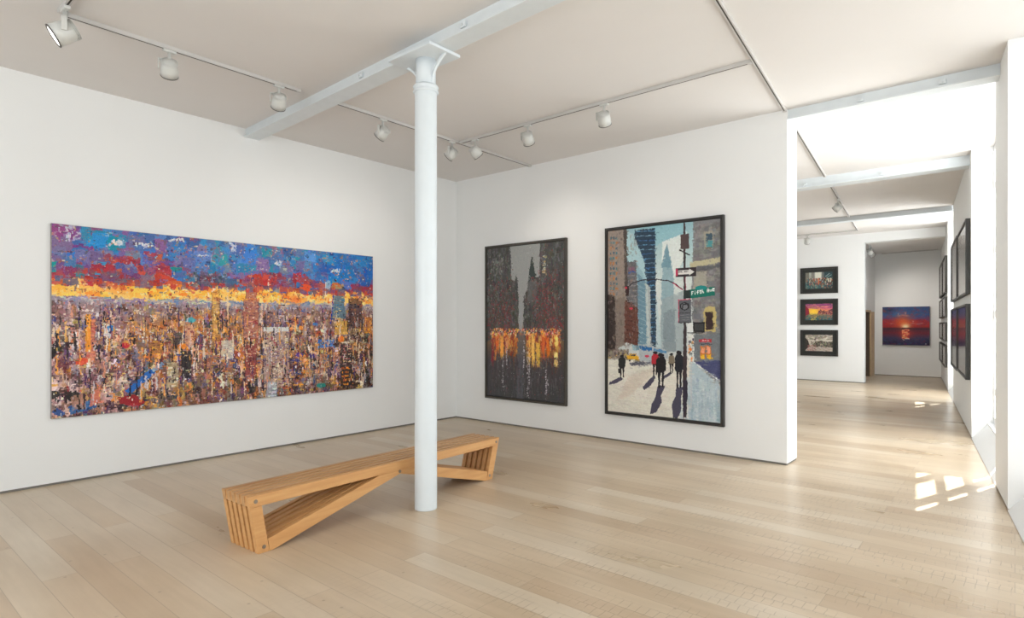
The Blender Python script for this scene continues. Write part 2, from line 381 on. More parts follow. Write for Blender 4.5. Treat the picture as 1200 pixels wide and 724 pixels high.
beam((XL, 15.05, 0), (wallx(15.05), 15.05, 0), .2, .11, 'grey beam over the corridor just in front of the far window', [3.7, 4.9])
bm = BM(); abox(bm, -3.076, wallx(18.3), YP, YP + .2, 3.77, CEIL + .02)
o = link('lintel_beam', bm, M_WALL); o['label'] = 'white lintel over the opening into the far room with the sunset canvas'; o['category'] = 'lintel'

cx, cy, cr = -3.895, 3.445, 0.0965
col = thing('column', 'round pale blue cast iron column standing in front of the slatted bench', 'column', (cx, cy, 0))
bm = BM(); lathe(bm, [(0, 0), (cr, 0), (cr * 1.0, .01), (cr * .985, 3.58), (cr * .985, 3.60), (0, 3.60)], 64); link('shaft', bm, M_COLM, col, True)
bm = BM(); lathe(bm, [(.07, 3.585), (.104, 3.59), (.112, 3.60), (.104, 3.612), (.104, 3.628), (.112, 3.64), (.104, 3.652), (.07, 3.655)], 64); link('collar', bm, M_COLM, col, True)
bm = BM(); lathe(bm, [(0, 3.63), (.088, 3.63), (.084, 3.80), (.088, 3.875), (0, 3.875)], 64); link('neck', bm, M_COLM, col, True)
bm = BM(); abox(bm, -.27, .27, -.20, .15, 3.873, 3.899, bevel=.004); link('cap_plate', bm, M_COLM, col)
def gusset(ang):
    bm = BM(); pts = []
    for k in range(11):
        t = k / 10; pts.append((.088 + .165 * (t ** 2.2), 3.66 + .215 * t))
    th = .011
    for s in (-th, th): pass
    A = [bm.verts.new((x, -th, z)) for x, z in pts]; B = [bm.verts.new((x, th, z)) for x, z in pts]
    A2 = [bm.verts.new((.075 + (x - .088) * .86, -th, z)) for x, z in pts]; B2 = [bm.verts.new((.075 + (x - .088) * .86, th, z)) for x, z in pts]
    for k in range(10):
        bm.faces.new((A[k], A[k + 1], B[k + 1], B[k])); bm.faces.new((A2[k], B2[k], B2[k + 1], A2[k + 1]))
        bm.faces.new((A[k], A2[k], A2[k + 1], A[k + 1])); bm.faces.new((B[k], B[k + 1], B2[k + 1], B2[k]))
    bm.faces.new((A[0], B[0], B2[0], A2[0])); bm.faces.new((A[10], A2[10], B2[10], B[10]))
    bmesh.ops.recalc_face_normals(bm, faces=bm.faces[:])
    bmesh.ops.transform(bm, matrix=Matrix.Rotation(ang, 4, 'Z'), verts=bm.verts[:])
    link('bracket', bm, M_COLM, col)
gusset(0.0); gusset(math.pi)

# ------------------------------------------------------------------ lighting tracks and spotlights
def track(p0, p1, label, z=CEIL - .001):
    p0 = Vector((p0[0], p0[1], 0)); p1 = Vector((p1[0], p1[1], 0)); L = (p1 - p0).length
    t = thing('lighting_track', label, 'track', (p0.x, p0.y, z), 'ceiling lighting tracks', math.atan2(p1.y - p0.y, p1.x - p0.x))
    bm = BM(); h = .032
    prof = [(-.018, 0), (-.018, -h), (-.006, -h), (-.006, -h + .012), (.006, -h + .012), (.006, -h), (.018, -h), (.018, 0)]
    A = [bm.verts.new((0, y, zz)) for y, zz in prof]; B = [bm.verts.new((L, y, zz)) for y, zz in prof]
    for k in range(8): bm.faces.new((A[k], B[k], B[(k + 1) % 8], A[(k + 1) % 8]))
    for V in (A, B):
        bm.faces.new((V[0], V[1], V[2], V[3])); bm.faces.new((V[0], V[3], V[4], V[7])); bm.faces.new((V[4], V[5], V[6], V[7]))
    bmesh.ops.recalc_face_normals(bm, faces=bm.faces[:])
    link('housing', bm, M_TRACK, t)
    bm = BM(); abox(bm, 0.02, L - .02, -.0058, .0058, -h - .0005, -h + .012); link('slot', bm, M_SLOT, t)
    for x in (0, L):
        bm = BM(); abox(bm, x - .02, x + .02, -.02, .02, -h - .002, -.0005, bevel=.003); link('end_cap', bm, M_TRACK, t)
    return t
TX = -5.62
def tx2(Y): return -1.676 - .108 * (Y - 4.31)
track((TX, 1.27), (TX, 3.24), 'track above the left wall, near piece ending at the steel beam')
track((TX, 3.62), (TX, 7.05), 'track above the left wall, far piece between the steel beam and the back wall')
track((TX + .04, 1.24), (-2.4, 1.24), 'short track crossing the ceiling from the nearest spotlight')
track((TX + .04, 5.56), (tx2(5.56) - .045, 5.56), 'track parallel to the back wall above the two tall framed paintings')
track((tx2(3.62), 3.62), (tx2(7.07), 7.07), 'track running to the end edge of the back wall')
track((tx2(7.52), 7.52), (tx2(10.66), 10.66), 'corridor track between the first and second corridor beams')
track((tx2(10.97), 10.97), (tx2(15.02), 15.02), 'corridor track behind the second beam, with a spotlight on it')
track((tx2(15.28), 15.28), (tx2(17.35), 17.35), 'last corridor track piece, up to the wall with three small pictures')
track((tx2(17.37) - .05, 17.37), (-6.9, 17.37), 'track across the top of the wall with three small pictures')
FC = 3.759
track((-3.02, 18.6), (-3.28, 21.2), 'track along the far room ceiling holding the two far spotlights', FC)
track((-3.1, 21.25), (-1.72, 21.1), 'track along the top of the far wall above the sunset canvas', FC)

def make_spot(att, aim, label, z=CEIL - .0345, scale=.94, energy=0):
    """att: point on track, aim: direction the lamp points"""
    x, y = att
    along_x = abs(y - 5.56) < .01 or abs(y - 1.24) < .01 or abs(y - 17.37) < .01
    t = thing('track_spotlight', label, 'spotlight', (x, y, z), 'white track spotlights')
    s = scale
    bm = BM(); abox(bm, *((-.018 * s, .018 * s, -.055 * s, .055 * s) if not along_x else (-.055 * s, .055 * s, -.018 * s, .018 * s)), -.022 * s, 0.0, bevel=.004); link('adapter', bm, M_SPOT, t)
    bm = BM(); lathe(bm, [(0, -.018 * s), (.014 * s, -.018 * s), (.014 * s, -.07 * s), (.02 * s, -.075 * s), (.02 * s, -.09 * s), (0, -.09 * s)], 20); link('stem', bm, M_SPOT, t, True)
    d = Vector(aim).normalized()
    h = Vector((d.x, d.y, 0)).normalized(); sd = Vector((-h.y, h.x, 0))
    c = Vector((0, 0, -.165 * s))                    # pivot: middle of the drum
    R = .074 * s; Lh = .145 * s
    # swivel bracket : top bar and one side arm
    bm = BM()
    mt = Matrix(((h.x, sd.x, 0, 0), (h.y, sd.y, 0, 0), (0, 0, 1, 0), (0, 0, 0, 1)))
    abox(bm, -.016 * s, .016 * s, -.012 * s, R + .018 * s, -.1 * s, -.088 * s, mt, bevel=.002)
    abox(bm, -.016 * s, .016 * s, R + .008 * s, R + .018 * s, -.185 * s, -.09 * s, mt, bevel=.002)
    link('bracket', bm, M_SPOT, t)
    q = d.to_track_quat('Z', 'Y').to_matrix().to_4x4(); mx = Matrix.Translation(c) @ q
    hd = BM()
    lathe(hd, [(0, -Lh * .5), (R * .55, -Lh * .5), (R * .8, -Lh * .42), (R * .92, -Lh * .2), (R, Lh * .1), (R, Lh * .5), (R * .93, Lh * .5), (R * .86, Lh * .3), (0, Lh * .28)], 40, mx)
    ho = link('lamp_head', hd, M_SPOT, t, True)
    lb = BM(); lathe(lb, [(0, Lh * .515), (R * .84, Lh * .515), (R * .84, Lh * .36), (0, Lh * .36)], 40, mx); link('lens', lb, M_LENS, ho)
    rb = BM(); lathe(rb, [(R * .85, Lh * .5), (R * 1.02, Lh * .5), (R * 1.03, Lh * .54), (R * .9, Lh * .55), (R * .85, Lh * .5)], 40, mx); link('bezel', rb, M_SPOTD, ho, True)
    fb = BM()
    for k in range(3): lathe(fb, [(R * (.80 + .03 * k), -Lh * (.46 - .07 * k)), (R * (.90 + .02 * k), -Lh * (.46 - .07 * k)), (R * (.90 + .02 * k), -Lh * (.43 - .07 * k)), (R * (.80 + .03 * k), -Lh * (.43 - .07 * k))], 40, mx)
    link('cooling_fin', fb, M_SPOT, ho, True)
    if energy:
        l = bpy.data.lights.new('spot_lamp', 'SPOT'); l.energy = energy; l.spot_size = math.radians(84); l.spot_blend = .9; l.color = (1, .93, .84); l.shadow_soft_size = .05
        lo = bpy.data.objects.new('spot_lamp', l); COL.objects.link(lo); lo.parent = t
        lo.location = c + d * Lh * .6; lo.rotation_euler = d.to_track_quat('-Z', 'Y').to_euler()
    return t
EN = 14
make_spot((TX + .16, 1.24), (-.24, -.80, -.55), 'nearest track spotlight, top left, its lit lens showing', scale=1.12, energy=0)
make_spot((TX, 2.02), (-.70, .25, -.62), 'spotlight on the left-wall track, second from the top left corner', energy=4)
make_spot((TX, 3.03), (-.70, .25, -.62), 'spotlight on the left-wall track just before the steel beam', energy=6)
make_spot((TX, 4.31), (-.75, -.15, -.60), 'spotlight on the left-wall track between the steel beam and the column', energy=13)
make_spot((TX, 5.42), (-.75, -.2, -.60), 'spotlight just right of the column, at the track crossing', energy=18)
make_spot((-5.33, 5.56), (.15, .75, -.72), 'spotlight at the left end of the back-wall track, by the crossing', energy=16)
make_spot((-4.46, 5.56), (-.25, .72, -.72), 'middle spotlight on the back-wall track, above the dark street painting', energy=15)
make_spot((-3.40, 5.56), (-.25, .72, -.72), 'right spotlight on the back-wall track, above the sunny street painting', energy=9)
make_spot((tx2(12.7) + .0, 12.7), (-.75, .2, -.60), 'spotlight on the corridor track behind the second beam', energy=0)
make_spot((-4.27, 17.37), (-.3, .75, -.60), 'small spotlight above the three small framed pictures', energy=0)
make_spot((-3.045, 18.85), (.35, .75, -.7), 'nearer of two spotlights in the far room doorway', z=FC - .035, energy=58)
make_spot((-3.10, 19.45), (.35, .75, -.7), 'farther of two spotlights in the far room doorway', z=FC - .035, energy=58)

# ------------------------------------------------------------------ slatted bench
def bench():
    a = Vector((-4.03, 1.934, 0)); b = Vector((-4.12, 4.66, 0))
    a = Vector((-3.998, 1.934, 0))
    L = (b - a).length; ang = math.atan2(b.y - a.y, b.x - a.x) - math.pi / 2
    t = thing('slatted_bench', 'long honey coloured slatted wooden bench with crossing braces behind the column', 'bench', a, None, ang)
    H = .41; W = .375; n = 6; th = .043; gap = (W - n * th) / (n - 1)
    # side outline in (y, z): long top rail, legs leaning inwards, two braces meeting at the middle
    tp = .078; inx = .07; lw = .085; mid = L * .5
    def pr(bm, pts, x0, x1):
        A = [bm.verts.new((x0, y, z)) for y, z in pts]; B = [bm.verts.new((x1, y, z)) for y, z in pts]
        m = len(pts); fs = [bm.faces.new(A), bm.faces.new(B[::-1])]
        for i in range(m): fs.append(bm.faces.new((A[i], B[i], B[(i + 1) % m], A[(i + 1) % m])))
        bmesh.ops.recalc_face_normals(bm, faces=bm.faces[:])
        bmesh.ops.bevel(bm, geom=bm.edges[:], offset=.0022, segments=1, affect='EDGES')
    inf = inx + .045
    for i in range(n):
        x1 = -i * (th + gap); x0 = x1 - th
        e = .0006 * 1
        bm = BM(); pr(bm, [(0, H), (L, H), (L - inf * tp / H, H - tp), (inx * tp / H, H - tp)], x0, x1); link('seat_slat', bm, M_WOODTOP if 0 < i else M_WOOD, t)
        # near leg, far leg (under the rail, leaning)
        bm = BM(); pr(bm, [(inx * tp / H, H - tp - e), (inx, 0), (inx + lw, 0), (inx * tp / H + lw, H - tp - e)], x0, x1); link('leg_slat', bm, M_WOOD, t)
        bm = BM(); pr(bm, [(L - inf * tp / H - lw, H - tp - e), (L - inf - lw, 0), (L - inf, 0), (L - inf * tp / H, H - tp - e)], x0, x1); link('leg_slat', bm, M_WOOD, t)
        # braces
        bt = .088
        zt = H - tp - e
        bm = BM(); pr(bm, [(inx + lw + e, .0), (inx + lw + .03, .0), (mid + .0, zt - .03), (mid, zt), (mid - .22, zt), (inx + lw - .012, bt)], x0, x1); link('brace_slat', bm, M_WOOD, t)
        ye = L - inf - lw
        bm = BM(); pr(bm, [(ye - e, .0), (ye - .03, .0), (mid + e, zt - .03), (mid + e, zt), (mid + .22, zt), (ye + .012, bt)], x0, x1); link('brace_slat', bm, M_WOOD, t)
    # spacer blocks between slats at corners, feet and middle
    for i in range(n - 1):
        x1 = -i * (th + gap) - th; x0 = x1 - gap
        for (y0, y1, z0, z1) in ((.012, .07, H - .07, H - .006), (L - .075, L - .016, H - .07, H - .006), (inx + .012, inx + .075, .006, .07), (L - inf - .07, L - inf - .012, .006, .07), (mid - .045, mid + .045, H - .12, H - .03)):
            bm = BM(); abox(bm, x0 - .001, x1 + .001, y0, y1, z0, z1); link('spacer', bm, M_WOOD, t)
    for (y, z) in ((.052, H - .04), (L - .05, H - .04), (inx + .043, .042), (L - inf - .043, .042), (mid - .005, H - .088)):
        for (xa, xb) in ((-.002, .0045), (-W + .002, -W - .0045)):
            bm = BM(); cyl(bm, (xa, y, z), (xb, y, z), .0145, .0135, 20)
            o = link('bolt', bm, M_STEEL, t)
    return t
bench()

# ------------------------------------------------------------------ paintings
class Canvas:
    def __init__(s, w, h, base, seed):
        s.w, s.h = w, h; s.a = np.zeros((h, w, 3), np.float32); s.a[:] = np.array(base, np.float32) / 255
        s.r = np.random.RandomState(seed)
        s.yy, s.xx = np.mgrid[0:h, 0:w]; s.U = (s.xx + .5) / w; s.V = (s.yy + .5) / h
    def grad(s, stops, axis='v', m=None):
        t = s.V if axis == 'v' else s.U
        ks = [k for k, _ in stops]; c = np.stack([np.interp(t, ks, [x[i] / 255 for _, x in stops]) for i in range(3)], -1)
        if m is None: s.a[:] = c
        else: s.a[m] = c[m]
    def rect(s, u0, v0, u1, v1, c, al=1.0):
        x0, x1 = int(round(u0 * s.w)), int(round(u1 * s.w)); y0, y1 = int(round(v0 * s.h)), int(round(v1 * s.h))
        x0, y0 = max(x0, 0), max(y0, 0); x1 = max(x1, x0 + 1); y1 = max(y1, y0 + 1)
        s.a[y0:y1, x0:x1] = s.a[y0:y1, x0:x1] * (1 - al) + np.array(c, np.float32) / 255 * al
    def poly(s, pts, c, al=1.0):
        us = [p[0] for p in pts]; vs = [p[1] for p in pts]
        x0, x1 = max(int(min(us) * s.w) - 1, 0), min(int(max(us) * s.w) + 2, s.w); y0, y1 = max(int(min(vs) * s.h) - 1, 0), min(int(max(vs) * s.h) + 2, s.h)
        if x1 <= x0 or y1 <= y0: return
        U, V = s.U[y0:y1, x0:x1], s.V[y0:y1, x0:x1]; ins = np.zeros(U.shape, bool); n = len(pts)
        for i in range(n):
            (xa, ya), (xb, yb) = pts[i], pts[(i + 1) % n]
            if ya == yb: continue
            cnd = ((ya > V) != (yb > V)) & (U < (xb - xa) * (V - ya) / (yb - ya) + xa); ins ^= cnd
        sub = s.a[y0:y1, x0:x1]; sub[ins] = sub[ins] * (1 - al) + np.array(c, np.float32) / 255 * al
    def line(s, u0, v0, u1, v1, wd, c, al=1.0):
        asp = s.h / s.w * 1.0
        dx, dy = (u1 - u0), (v1 - v0) * asp; l = math.hypot(dx, dy) or 1; nx, ny = -dy / l * wd / 2, dx / l * wd / 2 / asp
        s.poly([(u0 + nx, v0 + ny), (u1 + nx, v1 + ny), (u1 - nx, v1 - ny), (u0 - nx, v0 - ny)], c, al)
    def blob(s, u, v, ru, rv, c, al=1.0, soft=False):
        d = ((s.U - u) / ru) ** 2 + ((s.V - v) / rv) ** 2
        if soft: k = (np.exp(-d * 1.2) * al)[..., None]
        else: k = ((d < 1) * al)[..., None]
        s.a[:] = s.a * (1 - k) + np.array(c, np.float32) / 255 * k
    def dabs(s, n, box, su, sv, pal, al=(.5, 1), jit=14, prob=None):
        r = s.r; u0, v0, u1, v1 = box; pal = np.array(pal, float)
        for _ in range(n):
            u = r.uniform(u0, u1); v = r.uniform(v0, v1); a = r.uniform(*su); b = r.uniform(*sv)
            c = pal[r.randint(len(pal)) if prob is None else r.choice(len(pal), p=prob)] + r.uniform(-jit, jit, 3)
            s.rect(max(u - a / 2, u0), max(v - b / 2, v0), min(u + a / 2, u1), min(v + b / 2, v1), np.clip(c, 0, 255), r.uniform(*al))
    def grain(s, amp):
        g = s.r.normal(0, amp / 255, (s.h, s.w, 1)); c = s.r.normal(0, amp * .5 / 255, (s.h, s.w, 3)); s.a = np.clip(s.a + g + c, 0, 1)
    def noise(s, k):
        g = s.r.uniform(-1, 1, (max(2, s.h // k + 2), max(2, s.w // k + 2)))
        y = np.arange(s.h) / k; x = np.arange(s.w) / k; y0 = y.astype(int); x0 = x.astype(int); fy = (y - y0)[:, None]; fx = (x - x0)[None, :]
        return (g[y0][:, x0] * (1 - fy) + g[y0 + 1][:, x0] * fy) * (1 - fx) + (g[y0][:, x0 + 1] * (1 - fy) + g[y0 + 1][:, x0 + 1] * fy) * fx
    def warp(s, amp, k):
        dx = s.noise(k) * amp + s.noise(max(2, k // 3)) * amp * .5; dy = s.noise(k) * amp + s.noise(max(2, k // 3)) * amp * .5
        s.a = s.a[np.clip(s.yy + dy, 0, s.h - 1).astype(int), np.clip(s.xx + dx, 0, s.w - 1).astype(int)]
    def smear(s, n, reach, sx, sy, jit=10, box=(0, 0, 1, 1), al=(.5, 1)):
        r = s.r
        for _ in range(n):
            x = int(r.uniform(box[0], box[2]) * s.w); y = int(r.uniform(box[1], box[3]) * s.h)
            a = int(r.uniform(*sx)) + 1; b = int(r.uniform(*sy)) + 1
            X = min(max(x + int(r.uniform(-reach, reach)), 0), s.w - 1); Y = min(max(y + int(r.uniform(-reach, reach)), 0), s.h - 1)
            c = np.clip(s.a[Y, X] + r.uniform(-jit, jit) / 255, 0, 1); k = r.uniform(*al)
            s.a[y:y + b, x:x + a] = s.a[y:y + b, x:x + a] * (1 - k) + c * k
    def tone(s, sat=1.0, gain=1.0, lift=0.0):
        g = s.a.mean(-1, keepdims=True); s.a = np.clip((g + (s.a - g) * sat) * gain + lift, 0, 1)
    def text(s, txt, u, v, cell, c):
        G = {'F': '111100110100100', 'I': '111010010010111', 'T': '111010010010010', 'H': '101101111101101', 'A': '010101111101101', 'V': '101101101101010', 'E': '111100110100111',
             'O': '111101101101111', 'N': '110101101101101', 'W': '101101101111101', 'Y': '101101010010010', 'i': '010000010010010', 'f': '011010111010010', 't': '010111010010011', 'h': '100100110101101', 'v': '000000101101010', 'e': '000111111100111', ' ': '0' * 15}
        px = int(u * s.w); py = int(v * s.h)
        for ch in txt:
            for k, q in enumerate(G[ch]):
                if q == '1':
                    y = py + (k // 3) * cell; x = px + (k % 3) * cell; s.a[y:y + cell, x:x + cell] = np.array(c) / 255
            px += 4 * cell
def quadmap(xl, ytl, ybl, xr, ytr, ybr):
    hl, hr = ybl - ytl, ybr - ytr
    def q(x, y):
        t = (x - xl) / (xr - xl); h = hl + (hr - hl) * t
        return t * hr / ((1 - t) * hl + t * hr), (y - (ytl + (ytr - ytl) * t)) / h
    return q
def canvas_mesh(name, cv, Wm, Hm, material, parent, relief=0.0):
    """painted surface in local XZ plane facing -Y; x from 0..Wm, z from 0..Hm"""
    h, w = cv.a.shape[:2]; nx, nz = w, h
    xs = (np.arange(nx + 1) / nx) * Wm; zs = Hm - (np.arange(nz + 1) / nz) * Hm
    X, Z = np.meshgrid(xs, zs); co = np.zeros(((nx + 1) * (nz + 1), 3), np.float32); co[:, 0] = X.ravel(); co[:, 2] = Z.ravel()
    me = bpy.data.meshes.new(name); me.vertices.add(len(co)); me.vertices.foreach_set('co', co.ravel())
    i = np.arange(nz)[:, None] * (nx + 1) + np.arange(nx)[None, :]
    quads = np.stack([i, i + nx + 1, i + nx + 2, i + 1], -1).reshape(-1, 4)
    me.loops.add(quads.size); me.loops.foreach_set('vertex_index', quads.ravel().astype(np.int32))
    me.polygons.add(len(quads)); me.polygons.foreach_set('loop_start', np.arange(0, quads.size, 4, dtype=np.int32))
    try: me.polygons.foreach_set('loop_total', np.full(len(quads), 4, dtype=np.int32))
    except Exception: pass
    me.update(calc_edges=True)
    at = me.color_attributes.new('paint', 'FLOAT_COLOR', 'CORNER')
    c = cv.a.reshape(-1, 3); c = np.where(c <= .04045, c / 12.92, ((c + .055) / 1.055) ** 2.4)
    cc = np.ones((len(quads), 4, 4), np.float32); cc[:, :, :3] = c[:, None, :]
    at.data.foreach_set('color', cc.ravel())
    me.materials.append(material)
    o = bpy.data.objects.new(name, me); COL.objects.link(o); o.parent = parent
    return o
def paint_mat(name, rough=.5, bump=.2, bscale=140):
    m = bpy.data.materials.new(name); m.use_nodes = True; nt = m.node_tree; b = nt.nodes['Principled BSDF']
    b.inputs['Roughness'].default_value = rough; b.inputs['Specular IOR Level'].default_value = .3
    v = nt.nodes.new('ShaderNodeVertexColor'); v.layer_name = 'paint'; nt.links.new(v.outputs[0], b.inputs['Base Color'])
    n = nt.nodes.new('ShaderNodeTexNoise'); n.inputs['Scale'].default_value = bscale; tc = nt.nodes.new('ShaderNodeTexCoord'); nt.links.new(tc.outputs['Object'], n.inputs['Vector'])
    bp = nt.nodes.new('ShaderNodeBump'); bp.inputs['Strength'].default_value = bump; bp.inputs['Distance'].default_value = .004
    nt.links.new(n.outputs['Fac'], bp.inputs['Height']); nt.links.new(bp.outputs['Normal'], b.inputs['Normal'])
    return m
M_PAINT = paint_mat('oil_paint')
M_PRINT = paint_mat('glazed_print', .12, 0.0)

def framed(name, cv, label, cat, origin, ang, Wm, Hm, depth=.05, fw=.035, mount=0.0, group=None, fm=None, bare=False, pm=None):
    """picture hung with its lower-left corner (seen from the front) at origin, back against the wall; ang turns its facing from -Y"""
    t = thing(name, label, cat, origin, group, ang)
    fm = fm or M_BLACK
    if bare:
        bm = BM(); abox(bm, 0, Wm, -depth, 0, 0, Hm, bevel=.003); link('canvas_sides', bm, M_CANVEDGE, t)
        o = canvas_mesh('painted_canvas', cv, Wm - .006, Hm - .006, pm or M_PAINT, t); o.location = (.003, -depth - .0015, .003)
        return t
    bm = BM()
    V = []
    sec = [(0, 0), (0, -depth), (fw * .35, -depth), (fw, -depth + .012), (fw, -.004), (fw, 0)]
    sec = [(0, 0), (0, -depth), (fw, -depth), (fw, 0)]
    for (cxx, czz, sx, sz) in ((0, 0, 1, 1), (Wm, 0, -1, 1), (Wm, Hm, -1, -1), (0, Hm, 1, -1)):
        V.append([bm.verts.new((cxx + sx * i, y, czz + sz * i)) for i, y in sec])
    for k in range(4):
        A, B = V[k], V[(k + 1) % 4]
        for i in range(len(sec)): bm.faces.new((A[i], B[i], B[(i + 1) % len(sec)], A[(i + 1) % len(sec)]))
    bmesh.ops.recalc_face_normals(bm, faces=bm.faces[:])
    bmesh.ops.bevel(bm, geom=[e for e in bm.edges if abs(e.verts[0].co.y + depth) < 1e-5 and abs(e.verts[1].co.y + depth) < 1e-5], offset=.002, segments=1, affect='EDGES')
    link('frame', bm, fm, t)
    bm = BM(); abox(bm, fw * .8, Wm - fw * .8, -.012, -.002, fw * .8, Hm - fw * .8); link('backing', bm, M_DARKMAT, t)
    yb = -depth + .016
    if mount:
        bm = BM(); abox(bm, fw, Wm - fw, yb, -.012, fw, Hm - fw); link('mount', bm, M_DARKMAT, t)
        i = fw + mount; o = canvas_mesh('print', cv, Wm - 2 * i, Hm - 2 * i, pm or M_PAINT, t); o.location = (i, yb - .002, i)
    else:
        g = .008; i = fw + g; bm = BM(); abox(bm, i, Wm - i, yb + .001, -.012, i, Hm - i); link('canvas_sides', bm, M_DARKMAT, t)
        o = canvas_mesh('painted_canvas', cv, Wm - 2 * i, Hm - 2 * i, pm or M_PAINT, t); o.location = (i, yb - .001, i)
    return t

# ---- 1: wide skyline at sunset, unframed
def paint_skyline():
    c = Canvas(640, 322, (110, 90, 110), 3); r = c.r
    q = quadmap(60, 260, 488, 437, 302, 455)
    c.grad([(0, (62, 96, 150)), (.12, (70, 104, 165)), (.2, (110, 84, 140)), (.27, (190, 70, 66)), (.31, (240, 160, 70)), (.365, (250, 205, 120)), (.38, (150, 150, 170)), (.42, (150, 120, 120)), (1, (96, 72, 74))])
    blues = [(58, 124, 186), (48, 132, 198), (74, 114, 172), (104, 104, 158), (124, 110, 156), (40, 142, 172), (90, 142, 198), (136, 100, 136), (80, 124, 184), (120, 120, 150), (60, 130, 190)]
    for k in range(420):
        u, v = r.uniform(0, 1), r.uniform(-.02, .27); a, b = r.uniform(.015, .055), r.uniform(.03, .085)
        p = list(blues)
        if v > .17 and r.rand() < .33: p = [(168, 42, 50), (196, 52, 48), (150, 60, 88), (120, 70, 110)]
        if u < .35 and r.rand() < .35: p = [(120, 70, 130), (150, 80, 130), (84, 76, 150), (20, 140, 150), (60, 120, 180), (80, 110, 170)]
        if u > .75 and v < .2: p = [(30, 120, 190), (50, 134, 200), (36, 100, 176), (70, 110, 170)]
        cc = np.array(p[r.randint(len(p))]) + r.uniform(-12, 12, 3)
        c.rect(max(u - a / 2, 0), max(v - b / 2, 0), u + a / 2, v + b / 2, np.clip(cc, 0, 255), r.uniform(.55, 1))
    # scratches and flecks of cream, rust and dark in the sky
    c.dabs(900, (0, 0, 1, .3), (.002, .010), (.004, .014), [(200, 190, 180), (150, 120, 110), (90, 80, 96), (170, 100, 70), (40, 60, 110), (190, 150, 120), (120, 110, 130)], (.4, .9))
    for (x, y, w_, h_) in ((272, 289, 3, 8), (205, 280, 9, 2), (165, 285, 7, 1.5), (241, 299, 9, 1.5), (325, 308, 5, 5), (135, 282, 7, 5), (392, 318, 8, 3), (80, 270, 9, 12)):
        u, v = q(x, y); c.dabs(26, (u - w_ / 400, v - h_ / 300, u + w_ / 400, v + h_ / 260), (.002, .007), (.006, .02), [(222, 220, 214), (190, 200, 210)], (.5, 1))
    # reds above the horizon
    for (u0, u1, v0, v1, n) in ((.0, .16, .21, .31, 34), (.10, .30, .18, .32, 32), (.56, .68, .17, .28, 30), (.70, .80, .22, .3, 10), (.9, 1, .23, .33, 26), (.36, .42, .2, .28, 10), (.2, .26, .10, .15, 8), (.08, .2, .13, .18, 10)):
        c.dabs(n, (u0, v0, u1, v1), (.012, .04), (.02, .05), [(158, 44, 54), (186, 54, 50), (140, 54, 80), (206, 84, 56), (110, 84, 130), (120, 80, 110)], (.4, .95))
    # glowing yellow band
    for k in range(300):
        u = r.uniform(0, 1); v = r.uniform(.285, .362); 
        if .09 < u < .17 and r.rand() < .8: continue
        cc = [(252, 206, 92), (248, 180, 64), (255, 222, 140), (240, 140, 50), (250, 200, 110)][r.randint(5)]
        c.rect(max(0, u - r.uniform(.004, .02)), v - .012, u + r.uniform(.004, .02), v + r.uniform(.006, .02), cc, r.uniform(.5, 1))
    c.dabs(190, (0, .27, 1, .365), (.002, .008), (.006, .02), [(90, 70, 70), (150, 60, 50), (196, 84, 44), (120, 100, 110), (240, 220, 190)], (.5, 1))
    c.rect(.35, .22, .47, .29, (60, 64, 84), .45)
    c.dabs(70, (.33, .2, .45, .30), (.003, .012), (.01, .03), [(60, 66, 84), (96, 100, 120), (84, 90, 110), (150, 160, 170)], (.5, .9))
    # haze strip and water
    c.dabs(200, (0, .362, 1, .395), (.01, .05), (.004, .012), [(140, 150, 180), (196, 180, 170), (100, 130, 170), (220, 206, 180), (150, 120, 150)], (.5, 1))
    # city mass : thousands of small strokes, mostly vertical, getting larger to the bottom
    pal = [(60, 44, 48), (40, 34, 40), (96, 66, 62), (150, 104, 88), (196, 142, 112), (226, 190, 150), (232, 216, 196), (206, 120, 66), (240, 160, 60), (150, 56, 56), (96, 66, 110), (70, 90, 140), (180, 130, 130), (120, 90, 90), (204, 170, 90), (120, 110, 130), (236, 228, 220), (86, 60, 56), (110, 80, 74), (130, 96, 70)]
    P = np.array(pal, float)
    for k in range(260):
        v = .40 + (r.rand() ** .7) * .6; u = r.rand(); sc = .5 + (v - .38) * 1.6; a, b = r.uniform(.012, .03) * sc, r.uniform(.06, .16) * sc
        cc = P[r.randint(len(P))]; c.rect(u - a / 2, v, u + a / 2, v + b, cc, .75); c.rect(u - a / 2, v, u - a / 4, v + b, cc * .55, .6); c.rect(u - a / 2, v - .006, u + a / 2, v + .006, np.minimum(cc * 1.3, 255), .7)
    for k in range(7000):
        v = .385 + (r.rand() ** .8) * .63; u = r.rand(); sc = .85 + (v - .38) * 1.8
        if r.rand() < .62: a, b = r.uniform(.002, .006) * sc * 1.2, r.uniform(.012, .05) * sc
        else: a, b = r.uniform(.006, .022) * sc, r.uniform(.004, .010) * sc
        cc = P[r.randint(len(P))] + r.uniform(-16, 16, 3)
        warm = math.exp(-((u - .33) / .13) ** 2 - ((v - .52) / .14) ** 2) + .8 * math.exp(-((u - .55) / .1) ** 2 - ((v - .6) / .2) ** 2)
        if r.rand() < warm * .55: cc = np.array([(214, 140, 60), (236, 164, 66), (180, 96, 60), (150, 90, 50), (206, 176, 110)][r.randint(5)], float)
        if u < .16 and r.rand() < .5: cc = np.array([(196, 150, 146), (150, 100, 110), (214, 180, 172), (120, 80, 92), (226, 206, 200), (86, 66, 80)][r.randint(6)], float)
        if v > .86 and r.rand() < .4: cc = cc * .6
        if u > .88 and v > .55 and r.rand() < .5: cc = cc * .55
        c.rect(u - a / 2, v, u + a / 2, v + b, np.clip(cc, 0, 255), r.uniform(.55, 1))
    c.warp(3.0, 9); c.smear(5200, 6, (1, 4), (2, 10), 22, (0, .38, 1, 1)); c.smear(1800, 7, (2, 9), (1, 3), 22, (0, .38, 1, 1))
